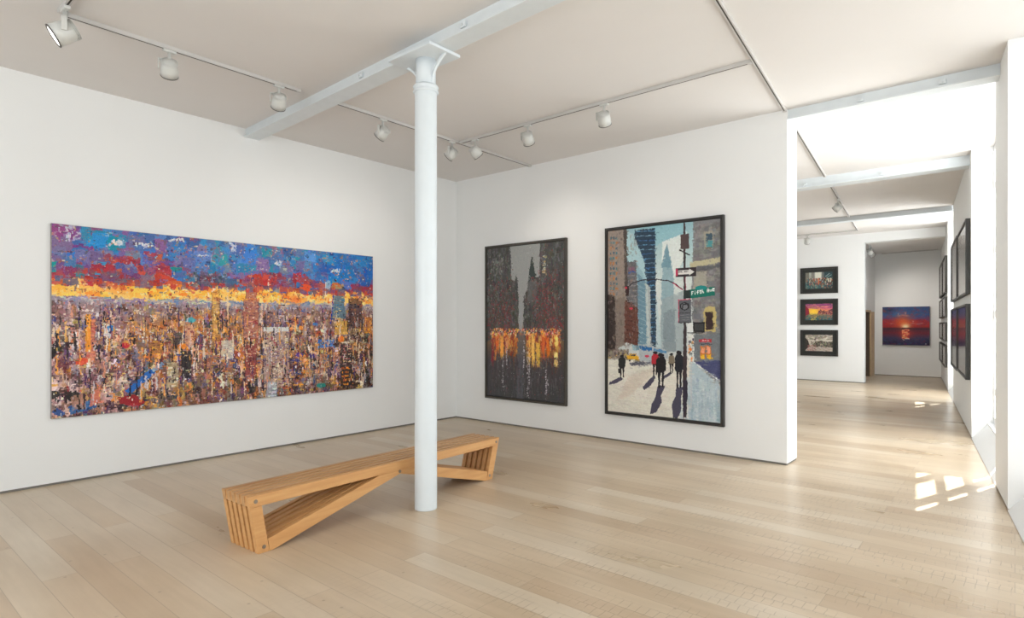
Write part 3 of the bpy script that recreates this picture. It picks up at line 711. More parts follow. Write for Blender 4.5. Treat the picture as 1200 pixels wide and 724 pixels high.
    # individual buildings
    def tower(x0, y0, x1, y1, base, win, rows, al=.75, cols=0):
        u0, v0 = q(x0, y0); u1, v1 = q(x1, y1); c.rect(u0, v0, u1, v1, base, al)
        for j in range(rows):
            v = v0 + (v1 - v0) * (j + .35) / rows
            for kk in range(max(3, int((u1 - u0) * 140))):
                if r.rand() < .8:
                    uu = r.uniform(u0, u1); ww = r.uniform(.003, .012); c.rect(uu, v, min(uu + ww, u1), v + (v1 - v0) / rows * .45, np.array(win[r.randint(len(win))]) + r.uniform(-12, 12, 3), .85)
        c.line(u0, v0, u0, v1, .0016, (50, 38, 44), .6); c.line(u1, v0, u1, v1, .0016, (60, 44, 50), .6)
    tower(100, 372, 111, 420, (206, 120, 96), [(226, 150, 110), (190, 90, 80)], 12, .8)
    u0, v0 = q(99, 366); c.rect(u0, v0, u0 + .012, v0 + .2, (244, 160, 50), .8)
    tower(120, 378, 127, 392, (232, 228, 224), [(200, 190, 190)], 3)
    tower(64, 385, 76, 405, (90, 84, 90), [(200, 190, 180), (50, 44, 50)], 6)
    tower(173, 398, 190, 412, (170, 110, 60), [(240, 180, 60), (90, 60, 40)], 7)
    tower(204, 388, 212, 408, (62, 58, 60), [(120, 110, 100)], 6)
    tower(212, 410, 223, 442, (54, 50, 54), [(210, 196, 170), (40, 34, 40)], 8, .9)
    tower(194, 424, 208, 452, (190, 176, 140), [(226, 220, 196), (120, 96, 80)], 7)
    tower(215, 380, 226, 404, (214, 160, 130), [(236, 190, 160), (130, 60, 60)], 8)
    tower(247, 340, 256, 400, (210, 150, 70), [(250, 196, 90), (150, 96, 60)], 18, .6)
    # tall stepped tower with spire
    tower(287, 332, 300, 350, (170, 96, 86), [(214, 150, 126), (120, 60, 66)], 8, .8)
    tower(284, 350, 302, 400, (176, 110, 92), [(226, 170, 140), (150, 60, 60), (120, 80, 84)], 20, .8)
    a = q(293.5, 312); b = q(291.5, 334); d = q(295.5, 334); c.poly([a, d, b], (196, 120, 100)); a = q(293.5, 324); c.poly([(a[0], a[1]), (a[0] + .012, a[1] + .06), (a[0] - .012, a[1] + .06)], (170, 96, 90), .9)
    tower(286, 402, 300, 440, (150, 70, 66), [(220, 180, 150), (110, 50, 56)], 14, .85)
    tower(258, 398, 273, 420, (206, 196, 180), [(150, 130, 130), (230, 224, 210)], 6, .8)
    tower(307, 383, 338, 388, (220, 220, 214), [(190, 200, 200)], 2, .9)
    tower(308, 388, 338, 452, (176, 150, 140), [(236, 226, 200), (70, 56, 62), (200, 160, 90), (110, 90, 130), (160, 60, 70)], 26, .85)
    tower(311, 448, 324, 470, (170, 186, 200), [(210, 216, 220)], 5, .7)
    # pointed glass tower on the right
    p = [q(393, 335), q(388, 374), q(405, 374), q(402, 338)]; c.poly(p, (90, 120, 140), .85)
    for j in range(40):
        y = 338 + j * .95; x = r.uniform(390, 402); u, v = q(x, y); c.rect(u, v, u + r.uniform(.008, .02), v + .004, [(60, 130, 170), (150, 160, 150), (50, 56, 80), (210, 190, 130)][r.randint(4)], .85)
    u0, v0 = q(391, 328); u1, v1 = q(402, 338); c.line(u0, v0, u1, v1, .004, (60, 44, 60)); c.poly([q(389, 330), q(398, 333), q(402, 339), q(388, 339)], (240, 170, 60), .5)
    c.line(*q(391, 340), *q(387, 380), .004, (40, 60, 150)); c.line(*q(381, 331), *q(381, 347), .0035, (236, 226, 210))
    tower(391, 377, 408, 393, (206, 156, 70), [(226, 180, 90)], 3, .8)
    tower(408, 350, 424, 386, (70, 50, 50), [(150, 90, 60), (40, 34, 40)], 12, .7)
    tower(426, 372, 436, 392, (196, 120, 50), [(246, 170, 60), (150, 70, 50)], 9, .7)
    tower(399, 405, 412, 440, (56, 46, 50), [(190, 140, 130), (150, 80, 90), (226, 190, 150)], 12, .8)
    tower(399, 430, 414, 452, (50, 42, 42), [(246, 160, 50), (180, 90, 50)], 5, .8)
    c.dabs(70, q(372, 398) + q(392, 408), (.004, .015), (.006, .016), [(60, 110, 190), (90, 140, 200)], (.6, 1))
    # bold accents
    for (x, y, rx, ry, cc) in ((129, 383, .008, .012, (40, 120, 190)), (222, 374, .011, .012, (60, 170, 190)), (146, 403, .008, .012, (196, 40, 56)), (86, 462, .012, .02, (40, 38, 36)), (62, 460, .01, .016, (40, 40, 40)), (113, 404, .008, .012, (44, 40, 40)), (212, 405, .01, .014, (240, 140, 40)), (352, 385, .007, .01, (246, 150, 50)), (368, 380, .006, .01, (60, 120, 190)), (365, 417, .009, .014, (60, 44, 120)), (350, 416, .01, .012, (90, 60, 150)), (399, 398, .01, .018, (240, 124, 40)), (95, 421, .012, .014, (226, 80, 50)), (157, 470, .02, .014, (176, 40, 50)), (376, 452, .014, .012, (30, 140, 130)), (384, 335, .008, .03, (150, 180, 200)), (405, 402, .014, .006, (230, 220, 200)), (358, 340, .02, .03, (230, 90, 40))):
        u, v = q(x, y); c.blob(u, v, rx * 1.3, ry * 1.3, cc, .85)
    c.line(*q(148, 458), *q(178, 433), .017, (44, 104, 180)); c.line(*q(178, 433), *q(190, 424), .012, (120, 160, 200), .8)
    c.line(*q(80, 478), *q(112, 470), .022, (40, 96, 160), .8); c.line(*q(62, 478), *q(74, 483), .014, (40, 80, 150), .8)
    c.poly([q(136, 464), q(160, 460), q(163, 470), q(140, 472)], (150, 40, 48)); c.poly([q(106, 458), q(116, 450), q(116, 470), q(104, 474)], (206, 120, 100), .9)
    c.poly([q(82, 462), q(98, 458), q(100, 476), q(84, 478)], (190, 140, 116), .7); c.line(*q(91, 460), *q(92, 478), .003, (40, 30, 30))
    c.blob(*q(345, 352), .035, .035, (224, 86, 40), .55, True); c.blob(*q(190, 378), .05, .035, (240, 140, 40), .35, True)
    for (x, y0, y1, cc) in ((226, 412, 430, (230, 226, 216)), (238, 396, 420, (220, 206, 190)), (182, 440, 455, (210, 216, 226)), (172, 442, 456, (230, 220, 210)), (266, 336, 372, (226, 200, 160)), (314, 327, 345, (230, 214, 190)), (306, 355, 395, (230, 190, 170)), (124, 392, 412, (240, 220, 200)), (76, 374, 398, (246, 190, 110))):
        c.line(*q(x, y0), *q(x, y1), .005, cc, .85)
    for k in range(420):
        u = r.rand(); v = .40 + r.rand() * .5; l = r.uniform(.02, .11); cc = [(34, 26, 32), (44, 34, 40), (236, 214, 180), (240, 170, 80), (60, 40, 90), (220, 150, 120), (28, 24, 28), (206, 196, 200)][r.randint(8)]
        c.line(u, v, u + r.uniform(-.002, .002), v + l, r.uniform(.0016, .004), cc, .85)
    c.dabs(150, (0, .26, 1, .31), (.006, .03), (.012, .04), [(70, 100, 160), (110, 84, 120), (186, 60, 50), (200, 90, 60), (120, 90, 110)], (.5, .95))
    c.warp(1.2, 5)
    c.smear(900, 7, (1, 8), (1, 4), 14, (0, 0, 1, .38)); c.smear(400, 4, (1, 3), (2, 9), 12, (0, 0, 1, .38))
    c.smear(900, 3, (1, 3), (2, 8), 26, (0, .38, 1, 1)); c.smear(500, 4, (2, 9), (1, 3), 26, (0, .38, 1, 1))
    c.dabs(900, (0, .4, 1, 1), (.0018, .004), (.004, .016), [(236, 226, 210), (240, 190, 110), (30, 24, 30), (44, 36, 44), (220, 120, 90), (200, 190, 200)], (.5, .95))
    c.dabs(500, (0, .0, 1, .36), (.002, .006), (.003, .009), [(210, 200, 190), (190, 120, 80), (60, 60, 90), (150, 110, 120)], (.4, .9))
    g = c.a.copy(); c.a = np.clip((g - .42) * 1.08 + .42, 0, 1); c.tone(1.0, 1.0); c.grain(6); return c

# ---- 2: dark rainy avenue
def paint_dark():
    c = Canvas(300, 462, (70, 70, 68), 5); r = c.r; q = quadmap(568, 289, 466, 663, 278, 476)
    c.grad([(0, (142, 144, 142)), (.5, (150, 150, 148)), (.58, (120, 90, 60)), (.75, (64, 58, 60)), (1, (58, 58, 60))])
    dark = [(62, 62, 60), (76, 76, 74), (52, 52, 50), (92, 92, 90), (66, 60, 58)]
    for p in ([(568, 285), (596, 285), (598, 325), (605, 330), (606, 396), (568, 400)], [(612, 396), (613, 345), (617, 338), (619, 322), (621, 312), (623, 297), (627, 322), (632, 322), (633, 280), (664, 275), (664, 400)], [(601, 335), (603, 322), (604, 320), (606, 335), (607, 396), (600, 396)]):
        c.poly([q(*a) for a in p], (68, 68, 66))
    def inside(): return c.a[..., 0] < .40
    msk = (c.a[..., 0] < .30) & (c.V < .62); save = c.a.copy()
    c.dabs(2900, (0, 0, 1, .62), (.006, .025), (.01, .05), dark, (.4, .9), 8)
    c.dabs(500, (0, .02, 1, .5), (.003, .012), (.002, .012), [(130, 130, 128), (110, 112, 110), (96, 98, 104), (160, 158, 150)], (.4, .8), 8)
    new = c.a.copy(); c.a = save; c.a[msk] = new[msk]
    c.poly([q(*a) for a in ((619, 325), (620, 312), (623, 296), (626, 312), (628, 325))], (48, 56, 54)); c.poly([q(*a) for a in ((618, 328), (629, 326), (628, 352), (617, 352))], (92, 92, 92), .7)
    c.poly([q(*a) for a in ((602.5, 338), (603.5, 322), (605, 338))], (56, 60, 60))
    c.line(*q(609, 352), *q(609, 386), .035, (150, 152, 154), .9)
    c.dabs(60, q(636, 296) + q(640, 318), (.02, .04), (.003, .006), [(210, 205, 190), (190, 170, 110), (90, 90, 110)], (.6, 1))
    c.dabs(90, q(572, 300) + q(588, 320), (.006, .02), (.004, .02), [(140, 138, 134), (110, 108, 106)], (.4, .8))
    # red-brown foliage clouds of flecks left and right
    for (ux, vx, su, sv, n) in ((.2, .42, .13, .12, 900), (.8, .40, .15, .14, 1300), (.12, .52, .1, .06, 300), (.86, .52, .1, .06, 300)):
        for _ in range(n):
            u = r.normal(ux, su); v = r.normal(vx, sv)
            if .37 < u < .60 and v < .5: continue
            if not (0 < u < 1 and 0 < v < .66): continue
            cc = [(120, 50, 52), (96, 60, 50), (140, 40, 56), (84, 60, 50), (104, 76, 60), (70, 58, 52), (150, 50, 46)][r.randint(7)]
            c.rect(u, v, u + r.uniform(.004, .016), v + r.uniform(.002, .008), np.array(cc) + r.uniform(-10, 10, 3), r.uniform(.4, .9))
    for _ in range(60):
        u = r.choice([r.uniform(.03, .36), r.uniform(.62, .97)]); v = r.uniform(.2, .55); d = r.uniform(-.1, .1); c.line(u, v, u + d, v + abs(d) * .7, .004, (150, 40, 56), .6)
    # glowing lights and their wet reflections
    for _ in range(900):
        u = r.uniform(.06, .95); v = .56 + abs(r.normal(0, .08))
        if .41 < u < .53: continue
        if v > .82: continue
        cc = [(224, 120, 40), (240, 176, 70), (196, 70, 40), (250, 214, 130), (206, 96, 36), (150, 40, 44), (120, 50, 50)][r.randint(7)]
        f = max(0, 1 - (v - .56) / .26)
        c.rect(u, v, u + r.uniform(.005, .02), v + r.uniform(.01, .06), np.array(cc) * (.55 + .45 * f) + r.uniform(-8, 8, 3), r.uniform(.35, .95) * (.35 + .65 * f))
    c.dabs(260, (.04, .54, .96, .585), (.006, .02), (.004, .016), [(250, 180, 70), (240, 120, 50), (196, 50, 60), (240, 220, 190), (210, 150, 150)], (.6, 1))
    for (u, v0, v1, cc) in ((.14, .57, .70, (226, 110, 40)), (.2, .58, .72, (240, 160, 60)), (.27, .57, .69, (230, 150, 90)), (.56, .58, .76, (236, 180, 80)), (.62, .57, .78, (250, 196, 90)), (.68, .58, .77, (240, 180, 80)), (.74, .57, .72, (206, 80, 40)), (.80, .59, .73, (226, 100, 30)), (.9, .58, .63, (246, 216, 120)), (.9, .68, .71, (240, 220, 130)), (.9, .73, .76, (220, 196, 120)), (.1, .68, .74, (226, 130, 60)), (.07, .6, .8, (130, 40, 44))):
        for k in range(26): c.rect(u + r.uniform(-.02, .02), v0 + r.uniform(0, v1 - v0), u + r.uniform(-.015, .03), v0 + r.uniform(0, v1 - v0) + .02, np.array(cc) + r.uniform(-20, 20, 3), .55)
    c.line(.47, .56, .45, 1, .09, (92, 94, 104), .55)
    c.dabs(500, (.03, .72, .97, .99), (.003, .008), (.02, .08), [(52, 50, 52), (76, 72, 76), (90, 70, 74), (104, 100, 104), (60, 56, 60)], (.3, .7), 8)
    for (u, v0, v1) in ((.22, .7, .93), (.27, .66, .78), (.55, .66, .98), (.57, .72, .9), (.5, .62, .8), (.78, .8, .95)):
        for k in range(60): v = r.uniform(v0, v1); c.rect(u + r.uniform(-.008, .008), v, u + r.uniform(-.004, .012), v + .006, (190, 184, 190), r.uniform(.4, .9))
    c.dabs(420, (0, 0, 1, 1), (.003, .008), (.002, .005), [(200, 200, 196), (170, 165, 160), (196, 60, 66), (150, 150, 150)], (.4, .9))
    c.warp(2.0, 7); c.smear(5000, 5, (1, 4), (1, 6), 8, al=(.3, .8)); c.tone(1.0, 1.0, .05); c.grain(3); return c

def avenue_signs(c, q):
    Q = lambda L: [q(*p) for p in L]
    c.rect(*q(791.5, 314), *q(816, 323), (52, 44, 48)); c.rect(*q(791.5, 314.6), *q(794, 323), (200, 50, 90)); c.poly(Q([(794.5, 316.2), (808, 315.6), (808, 314.4), (814, 318), (808, 322), (808, 320.8), (794.5, 321.2)]), (224, 220, 216))
    u, v = q(795.2, 317); c.text('ONE WAY', u, v, 1, (52, 44, 48))
    c.poly(Q([(801, 340), (812, 339), (812, 349), (801, 350)]), (40, 52, 52)); c.poly(Q([(809, 339), (838, 335.5), (838.5, 346), (809.5, 349.5)]), (20, 116, 100)); c.blob(*q(822, 337), .048, .012, (24, 138, 136))
    u, v = q(810.6, 341.0)
    for k, ch in enumerate('Fifth Ave'): c.text(ch, u + k * .0212, v - k * .0018, 2, (232, 240, 236))
# ---- 3: sunny avenue with lamp post, signs and walkers
def paint_avenue():
    c = Canvas(330, 505, (180, 196, 200), 7); r = c.r; q = quadmap(711, 270, 482, 845, 255, 497)
    Q = lambda L: [q(*p) for p in L]
    c.grad([(0, (146, 186, 196)), (.2, (190, 212, 212)), (.3, (216, 224, 220)), (.66, (200, 206, 204)), (.69, (214, 210, 198)), (1, (206, 202, 190))])
    c.poly(Q([(760, 262), (800, 258), (800, 275), (778, 280), (765, 290)]), (140, 192, 204), .7); c.poly(Q([(775, 282), (803, 272), (803, 300), (786, 330), (775, 340)]), (232, 236, 230), .85)
    # distant spire tower
    c.poly(Q([(781, 283), (783, 296), (787, 310), (789, 330), (789, 400), (774, 400), (774, 330), (776, 310), (779, 298)]), (140, 172, 182), .9)
    c.poly(Q([(781, 283), (783, 298), (787, 312), (774, 312)]), (112, 152, 168), .9)
    c.poly(Q([(774, 350), (800, 340), (802, 412), (772, 412)]), (156, 170, 174), .75); c.poly(Q([(777, 366), (790, 360), (792, 412), (776, 412)]), (126, 140, 146), .7)
    c.poly(Q([(750, 300), (764, 300), (774, 400), (774, 412), (750, 412)]), (186, 208, 210), .8)
    # dark blue banded tower
    c.poly(Q([(742, 268), (767, 266), (768, 410), (761, 410), (757, 330), (744, 300)]), (46, 66, 86))
    for j in range(26):
        y = 270 + j * 5.4; a = q(744 + min(j * .7, 14), y); b = q(767, y - 1); c.line(*a, *b, .005, [(90, 150, 190), (130, 176, 200), (60, 110, 160)][j % 3])
    # big glass tower
    c.poly(Q([(732, 268), (737, 268), (752, 300), (757, 330), (760, 410), (740, 410), (733, 330)]), (150, 186, 196))
    c.poly(Q([(732, 268), (740, 272), (754, 305), (756, 326), (745, 306), (734, 306)]), (172, 206, 212), .9)
    c.poly(Q([(746, 318), (756, 330), (758, 410), (744, 410)]), (96, 132, 152), .8)
    for j in range(16): y = 325 + j * 5.4; c.line(*q(745, y - 3), *q(758, y + 3), .004, (176, 206, 212), .6)
    c.poly(Q([(755, 330), (761, 336), (762, 410), (757, 410)]), (200, 206, 200), .8)
    # grey block with dark windows
    c.poly(Q([(733, 306), (744, 304), (746, 345), (746, 400), (732, 400)]), (104, 104, 108)); c.blob(*q(739, 314), .03, .012, (140, 90, 110), .8); c.line(*q(735, 318), *q(744, 317), .012, (50, 90, 160))
    for j in range(8): y = 322 + j * 6; c.line(*q(734, y), *q(745, y - .5), .008, (150, 146, 146), .8)
    # brown tower on the left
    c.poly(Q([(711, 268), (733, 266), (732, 400), (711, 410)]), (150, 136, 126))
    c.poly(Q([(729, 266), (733, 266), (734, 340), (731, 342)]), (62, 54, 50), .8)
    for j in range(12):
        y = 276 + j * 6.0
        for x in (713, 716.5, 720): c.rect(*q(x, y), q(x, y)[0] + .016, q(x, y)[1] + .014, [(60, 120, 130), (196, 120, 60), (70, 96, 110)][(j + int(x)) % 3], .9)
        c.line(*q(711.5, y + 3.5), *q(718, y + 3.5), .004, (196, 120, 60), .8)
    c.poly(Q([(711, 344), (719, 346), (720, 410), (711, 412)]), (56, 46, 44)); c.poly(Q([(719, 350), (731, 346), (731, 402), (720, 410)]), (132, 118, 108), .9)
    c.poly(Q([(731, 350), (746, 360), (747, 405), (730, 400)]), (104, 62, 52)); 
    for j in range(9): y = 352 + j * 5.5; c.line(*q(732, y), *q(746, y + 4), .005, (60, 36, 34), .8)
    c.dabs(380, q(711, 270) + q(746, 408), (.006, .02), (.006, .02), [(120, 108, 100), (164, 150, 140), (90, 80, 76), (150, 120, 100)], (.2, .5), 8)
    # grey stone building on the right
    c.poly(Q([(812, 258), (846, 254), (846, 452), (812, 440), (810, 340)]), (128, 128, 130))
    c.dabs(700, q(812, 262) + q(845, 440), (.02, .07), (.01, .03), [(120, 120, 122), (140, 138, 136), (104, 106, 112), (156, 152, 146), (110, 104, 104)], (.3, .7), 6)
    c.poly(Q([(808, 306), (846, 300), (846, 306), (809, 313)]), (192, 184, 148)); c.poly(Q([(809, 313), (846, 308), (846, 312), (812, 318)]), (90, 92, 96), .8)
    c.poly(Q([(812, 318), (828, 317), (828, 340), (812, 342)]), (186, 180, 160), .7)
    c.rect(*q(825, 270), *q(836, 290), (166, 160, 140), .8); c.rect(*q(827, 272.5), *q(835, 280), (60, 84, 100)); c.rect(*q(827, 281), *q(835, 288), (76, 150, 156)); c.line(*q(826, 289.5), *q(836, 288.5), .006, (80, 50, 46))
    c.poly(Q([(824, 368), (826, 360), (832, 358), (838, 360), (840, 366), (839, 388), (824, 388)]), (196, 176, 110)); c.poly(Q([(826.5, 365), (836, 364), (836, 386), (827, 386)]), (58, 40, 40))
    c.poly(Q([(820, 346), (840, 344), (840, 350), (820, 351)]), (120, 122, 126), .8)
    # store front
    c.poly(Q([(812, 392), (846, 390), (846, 424), (812, 422)]), (110, 118, 124), .8); c.rect(*q(819, 397), *q(834, 401), (190, 40, 52)); c.rect(*q(822, 398.2), *q(831, 399.6), (240, 190, 190))
    for x in (820.5, 827.5):
        c.rect(*q(x, 405), *q(x + 6, 421), (216, 120, 40)); c.rect(*q(x + .8, 406), *q(x + 5, 414), (246, 160, 120)); c.rect(*q(x + .6, 415.5), *q(x + 5.4, 421), (244, 190, 40))
    c.rect(*q(818.5, 402.5), *q(835, 404), (60, 60, 70))
    c.poly(Q([(806, 392), (813, 392), (813, 430), (806, 430)]), (226, 226, 220)); c.dabs(40, q(806, 394) + q(813, 428), (.006, .02), (.005, .012), [(120, 120, 120), (240, 140, 60), (60, 60, 64), (200, 200, 196)], (.5, 1))
    c.blob(*q(809, 409), .014, .008, (240, 130, 50))
    # ground: bright snow-white street, blue kerb shadow, pale blue pavement
    c.poly(Q([(711, 421), (812, 424), (846, 455), (846, 500), (711, 486)]), (226, 222, 208))
    c.dabs(800, q(711, 424) + (1, 1), (.03, .14), (.003, .010), [(236, 232, 220), (216, 210, 196), (228, 222, 208), (208, 202, 190)], (.2, .6), 5)
    c.poly(Q([(812, 424), (846, 455), (846, 499), (806, 492), (808, 425)]), (176, 194, 202)); c.dabs(300, (.66, .78, 1, 1), (.006, .02), (.03, .08), [(196, 210, 214), (150, 176, 190), (214, 220, 216), (140, 164, 184)], (.2, .5), 6)
    c.poly(Q([(812, 424), (846, 422), (846, 446), (838, 441)]), (70, 74, 116)); c.line(*q(812, 424), *q(845, 447), .008, (226, 232, 230))
    c.poly(Q([(735, 440), (765, 430), (770, 432), (738, 462), (720, 470)]), (206, 180, 160), .35)
    # cars and bus
    c.rect(*q(711, 408), *q(735, 421), (120, 104, 92), .8); c.dabs(50, q(711, 408) + q(735, 420), (.006, .02), (.004, .012), [(60, 50, 50), (160, 150, 130), (226, 190, 90), (90, 80, 80)], (.6, 1))
    c.rect(*q(733, 416), *q(747, 421), (236, 176, 40)); c.rect(*q(736, 413.5), *q(744, 416.5), (200, 150, 50)); c.rect(*q(738, 414.5), *q(743, 416.5), (60, 60, 60)); c.rect(*q(735, 421), *q(738, 422.5), (30, 30, 30)); c.rect(*q(743, 421), *q(746, 422.5), (30, 30, 30))
    c.poly(Q([(747, 402), (764, 405), (782, 410), (782, 420), (764, 424), (748, 423)]), (176, 184, 188)); c.poly(Q([(748, 404), (763, 407), (763, 411), (748, 409)]), (40, 104, 166)); c.poly(Q([(765, 407), (780, 411), (780, 414), (765, 411)]), (70, 130, 180), .9)
    c.blob(*q(757, 417), .02, .006, (214, 60, 90)); c.poly(Q([(736, 424), (775, 424), (778, 427), (738, 428)]), (80, 80, 96), .9)
    c.warp(1.3, 8); c.smear(7000, 4, (1, 5), (1, 5), 12, al=(.3, .8)); c.smear(1500, 8, (4, 14), (1, 3), 10, (0, .7, 1, 1), (.3, .7))
    # walkers and their long shadows
    def walker(x, top, foot, w, col, sh):
        hgt = foot - top; sk = (34, 30, 36)
        c.poly(Q(sh), (66, 62, 84), .95)
        c.blob(*q(x, top + hgt * .05), w * .32 / 134, .0085 * hgt / 35, sk)
        c.poly(Q([(x - w * .3, top + hgt * .10), (x + w * .3, top + hgt * .10), (x + w * .5, top + hgt * .2), (x + w * .48, top + hgt * .48), (x + w * .3, top + hgt * .56), (x - w * .34, top + hgt * .56), (x - w * .5, top + hgt * .46), (x - w * .48, top + hgt * .2)]), col)
        c.poly(Q([(x - w * .32, top + hgt * .5), (x - w * .03, top + hgt * .5), (x - w * .1, foot), (x - w * .26, foot)]), sk); c.poly(Q([(x + w * .04, top + hgt * .5), (x + w * .32, top + hgt * .5), (x + w * .25, foot - 1), (x + w * .1, foot - 1)]), sk)
    walker(727.5, 416, 443, 9, (38, 38, 38), [(726, 441), (729, 444), (722, 449), (712, 451), (712, 448), (719, 445)]); c.rect(*q(723, 432), *q(725, 437), (40, 36, 36))
    walker(786.5, 414, 438, 7, (130, 116, 96), [(785, 436), (787, 438), (778, 444), (775, 442)])
    walker(767, 412, 441, 9, (190, 40, 54), [(765, 440), (768, 442), (762, 452), (754, 457), (752, 454), (758, 447)])
    walker(774, 414, 455, 12, (30, 28, 30), [(770, 452), (779, 452), (774, 464), (775, 472), (768, 484), (761, 486), (763, 474), (768, 464)])
    walker(795.5, 411, 456, 10.5, (34, 36, 44), [(792, 454), (800, 454), (798, 468), (798, 482), (794, 491), (788, 490), (787, 474), (791, 466)])
    # lamp post, signs
    c.poly(Q([(800.6, 260), (803, 260), (804, 372), (805, 425), (804.6, 490), (802, 490), (799.5, 460), (801, 372)]), (62, 50, 54))
    c.poly(Q([(800, 446), (805.6, 446), (806, 466), (801, 494), (799.6, 470)]), (50, 44, 60)); c.line(*q(803, 322), *q(803.6, 345), .006, (176, 40, 70), .7)
    c.rect(*q(797, 273.5), *q(807.5, 290), (88, 70, 70)); c.line(*q(796, 292), *q(808, 298), .012, (44, 38, 40)); 
    pts = [(734, 336), (740, 331), (752, 327.5), (768, 326.5), (782, 328), (792, 332.5), (800, 339)]
    for a, b in zip(pts, pts[1:]): c.line(*q(*a), *q(*b), .008, (50, 42, 50))
    c.line(*q(788, 330.5), *q(800, 339.5), .006, (190, 50, 90)); c.rect(*q(732, 334), *q(736, 346), (60, 40, 40)); c.blob(*q(732.5, 336.5), .012, .006, (210, 50, 70)); c.line(*q(733, 348), *q(742, 362), .004, (60, 50, 50)); c.blob(*q(738.5, 361), .018, .006, (220, 60, 80), .9)
    c.rect(*q(794.5, 351), *q(810, 377.5), (96, 98, 104)); c.line(*q(795, 351), *q(795, 378), .008, (190, 60, 90)); c.line(*q(794, 351.5), *q(809, 350), .008, (200, 80, 110), .9); c.line(*q(794.5, 378), *q(810, 377.5), .006, (40, 38, 40))
    c.blob(*q(802, 358.5), .042, .02, (40, 40, 44)); c.blob(*q(802, 358.5), .03, .0145, (120, 122, 126)); c.line(*q(799.5, 362), *q(800, 357), .01, (36, 32, 36)); c.line(*q(799.5, 357), *q(805, 355.5), .010, (36, 32, 36)); c.line(*q(796, 366.5), *q(809, 366), .005, (60, 60, 64))
    for j in range(3): c.line(*q(797, 369 + j * 3), *q(808, 368.5 + j * 3), .004, (140, 142, 146), .8)
    c.rect(*q(805.5, 378), *q(812, 389), (226, 228, 226)); c.rect(*q(812, 377), *q(826.5, 389), (34, 34, 36)); c.rect(*q(814, 379), *q(825, 387), (60, 60, 62)); c.line(*q(805, 390), *q(826, 389.5), .006, (50, 46, 46)); c.rect(*q(813, 368), *q(822, 374), (110, 112, 120), .8)
    c.rect(*q(809, 425), *q(811, 480), (200, 190, 190), .4)
    c.warp(.7, 5); c.smear(1500, 2, (1, 3), (1, 3), 10, al=(.2, .6))
    avenue_signs(c, q); c.tone(.92); c.grain(4); return c

# ---- 4: sunset over water, far wall
def paint_sunset():
    c = Canvas(150, 124, (60, 50, 90), 11); r = c.r
    c.grad([(0, (44, 72, 120)), (.2, (58, 96, 150)), (.3, (104, 74, 120)), (.42, (170, 48, 52)), (.53, (150, 44, 50)), (.57, (70, 44, 62)), (.68, (120, 44, 60)), (.82, (66, 60, 92)), (1, (44, 44, 74))])
    c.blob(.14, .08, .18, .10, (36, 38, 64), .8, True); c.blob(.8, .1, .25, .12, (52, 90, 140), .5, True); c.blob(.35, .18, .14, .08, (50, 120, 176), .6, True)
    c.dabs(400, (0, 0, 1, .5), (.03, .1), (.02, .06), [(120, 60, 100), (50, 90, 150), (160, 50, 60), (70, 70, 120), (190, 60, 50)], (.08, .25), 8)
    c.dabs(160, (0, .32, 1, .52), (.04, .12), (.02, .05), [(190, 50, 48), (170, 40, 48), (150, 50, 60)], (.2, .5), 8)
    c.blob(.45, .4, .2, .17, (230, 110, 54), .85, True); c.blob(.5, .50, .1, .07, (255, 220, 150), .95, True); c.blob(.50, .52, .06, .04, (255, 240, 200), 1, True)
    for (u, v, ru, rv) in ((.36, .235, .05, .012), (.45, .215, .05, .012), (.52, .235, .05, .014), (.345, .19, .012, .03), (.50, .17, .018, .035), (.66, .43, .05, .010), (.76, .45, .06, .010), (.84, .43, .04, .010), (.66, .38, .02, .02), (.2, .44, .04, .01)):
        c.blob(u, v, ru, rv, (222, 160, 140), .7, True)
    c.rect(0, .555, 1, .58, (56, 36, 52), .6); c.rect(.42, .55, .60, .57, (40, 24, 36), .9)
    c.blob(.5, .72, .14, .13, (224, 70, 54), .8, True); c.dabs(80, (.42, .58, .58, .84), (.02, .07), (.01, .03), [(250, 190, 130), (244, 130, 90), (220, 70, 60)], (.4, .9)); c.dabs(20, (.43, .82, .58, .87), (.02, .05), (.01, .02), [(240, 220, 200)], (.6, 1))
    c.dabs(160, (0, .84, 1, 1), (.03, .08), (.015, .04), [(44, 46, 84), (60, 66, 110), (100, 50, 80), (36, 38, 66)], (.3, .7)); c.rect(.91, .95, .94, .97, (200, 200, 210))
    c.grain(6); return c
# ---- three small prints
def paint_crowd():
    c = Canvas(110, 72, (90, 110, 106), 21); r = c.r
    c.grad([(0, (176, 180, 170)), (.5, (150, 150, 140)), (.7, (74, 104, 104)), (1, (60, 90, 94))])
    c.rect(0, 0, .14, .6, (120, 116, 104)); c.rect(.22, 0, .34, .5, (130, 128, 120)); c.rect(.36, 0, .58, .5, (214, 214, 200)); c.rect(.7, 0, 1, 1, (44, 66, 72)); c.rect(.62, 0, .7, .6, (96, 100, 100))
    c.dabs(500, (.05, .35, 1, .8), (.01, .03), (.04, .14), [(40, 44, 48), (150, 70, 50), (190, 80, 60), (60, 110, 110), (200, 190, 170), (90, 60, 50), (30, 40, 50), (120, 140, 120)], (.5, 1))
    c.dabs(120, (.0, .75, 1, 1), (.01, .03), (.05, .15), [(60, 110, 110), (130, 150, 140), (44, 60, 66), (170, 120, 90)], (.4, .8)); c.line(.74, .28, .9, .1, .03, (130, 150, 150)); c.line(.78, .35, .97, .18, .03, (110, 140, 140)); c.rect(.84, .4, .87, .6, (220, 210, 190)); c.rect(.92, .38, .95, .62, (214, 206, 190))
    c.rect(.47, .4, .52, .75, (220, 110, 70), .8); c.grain(8); return c
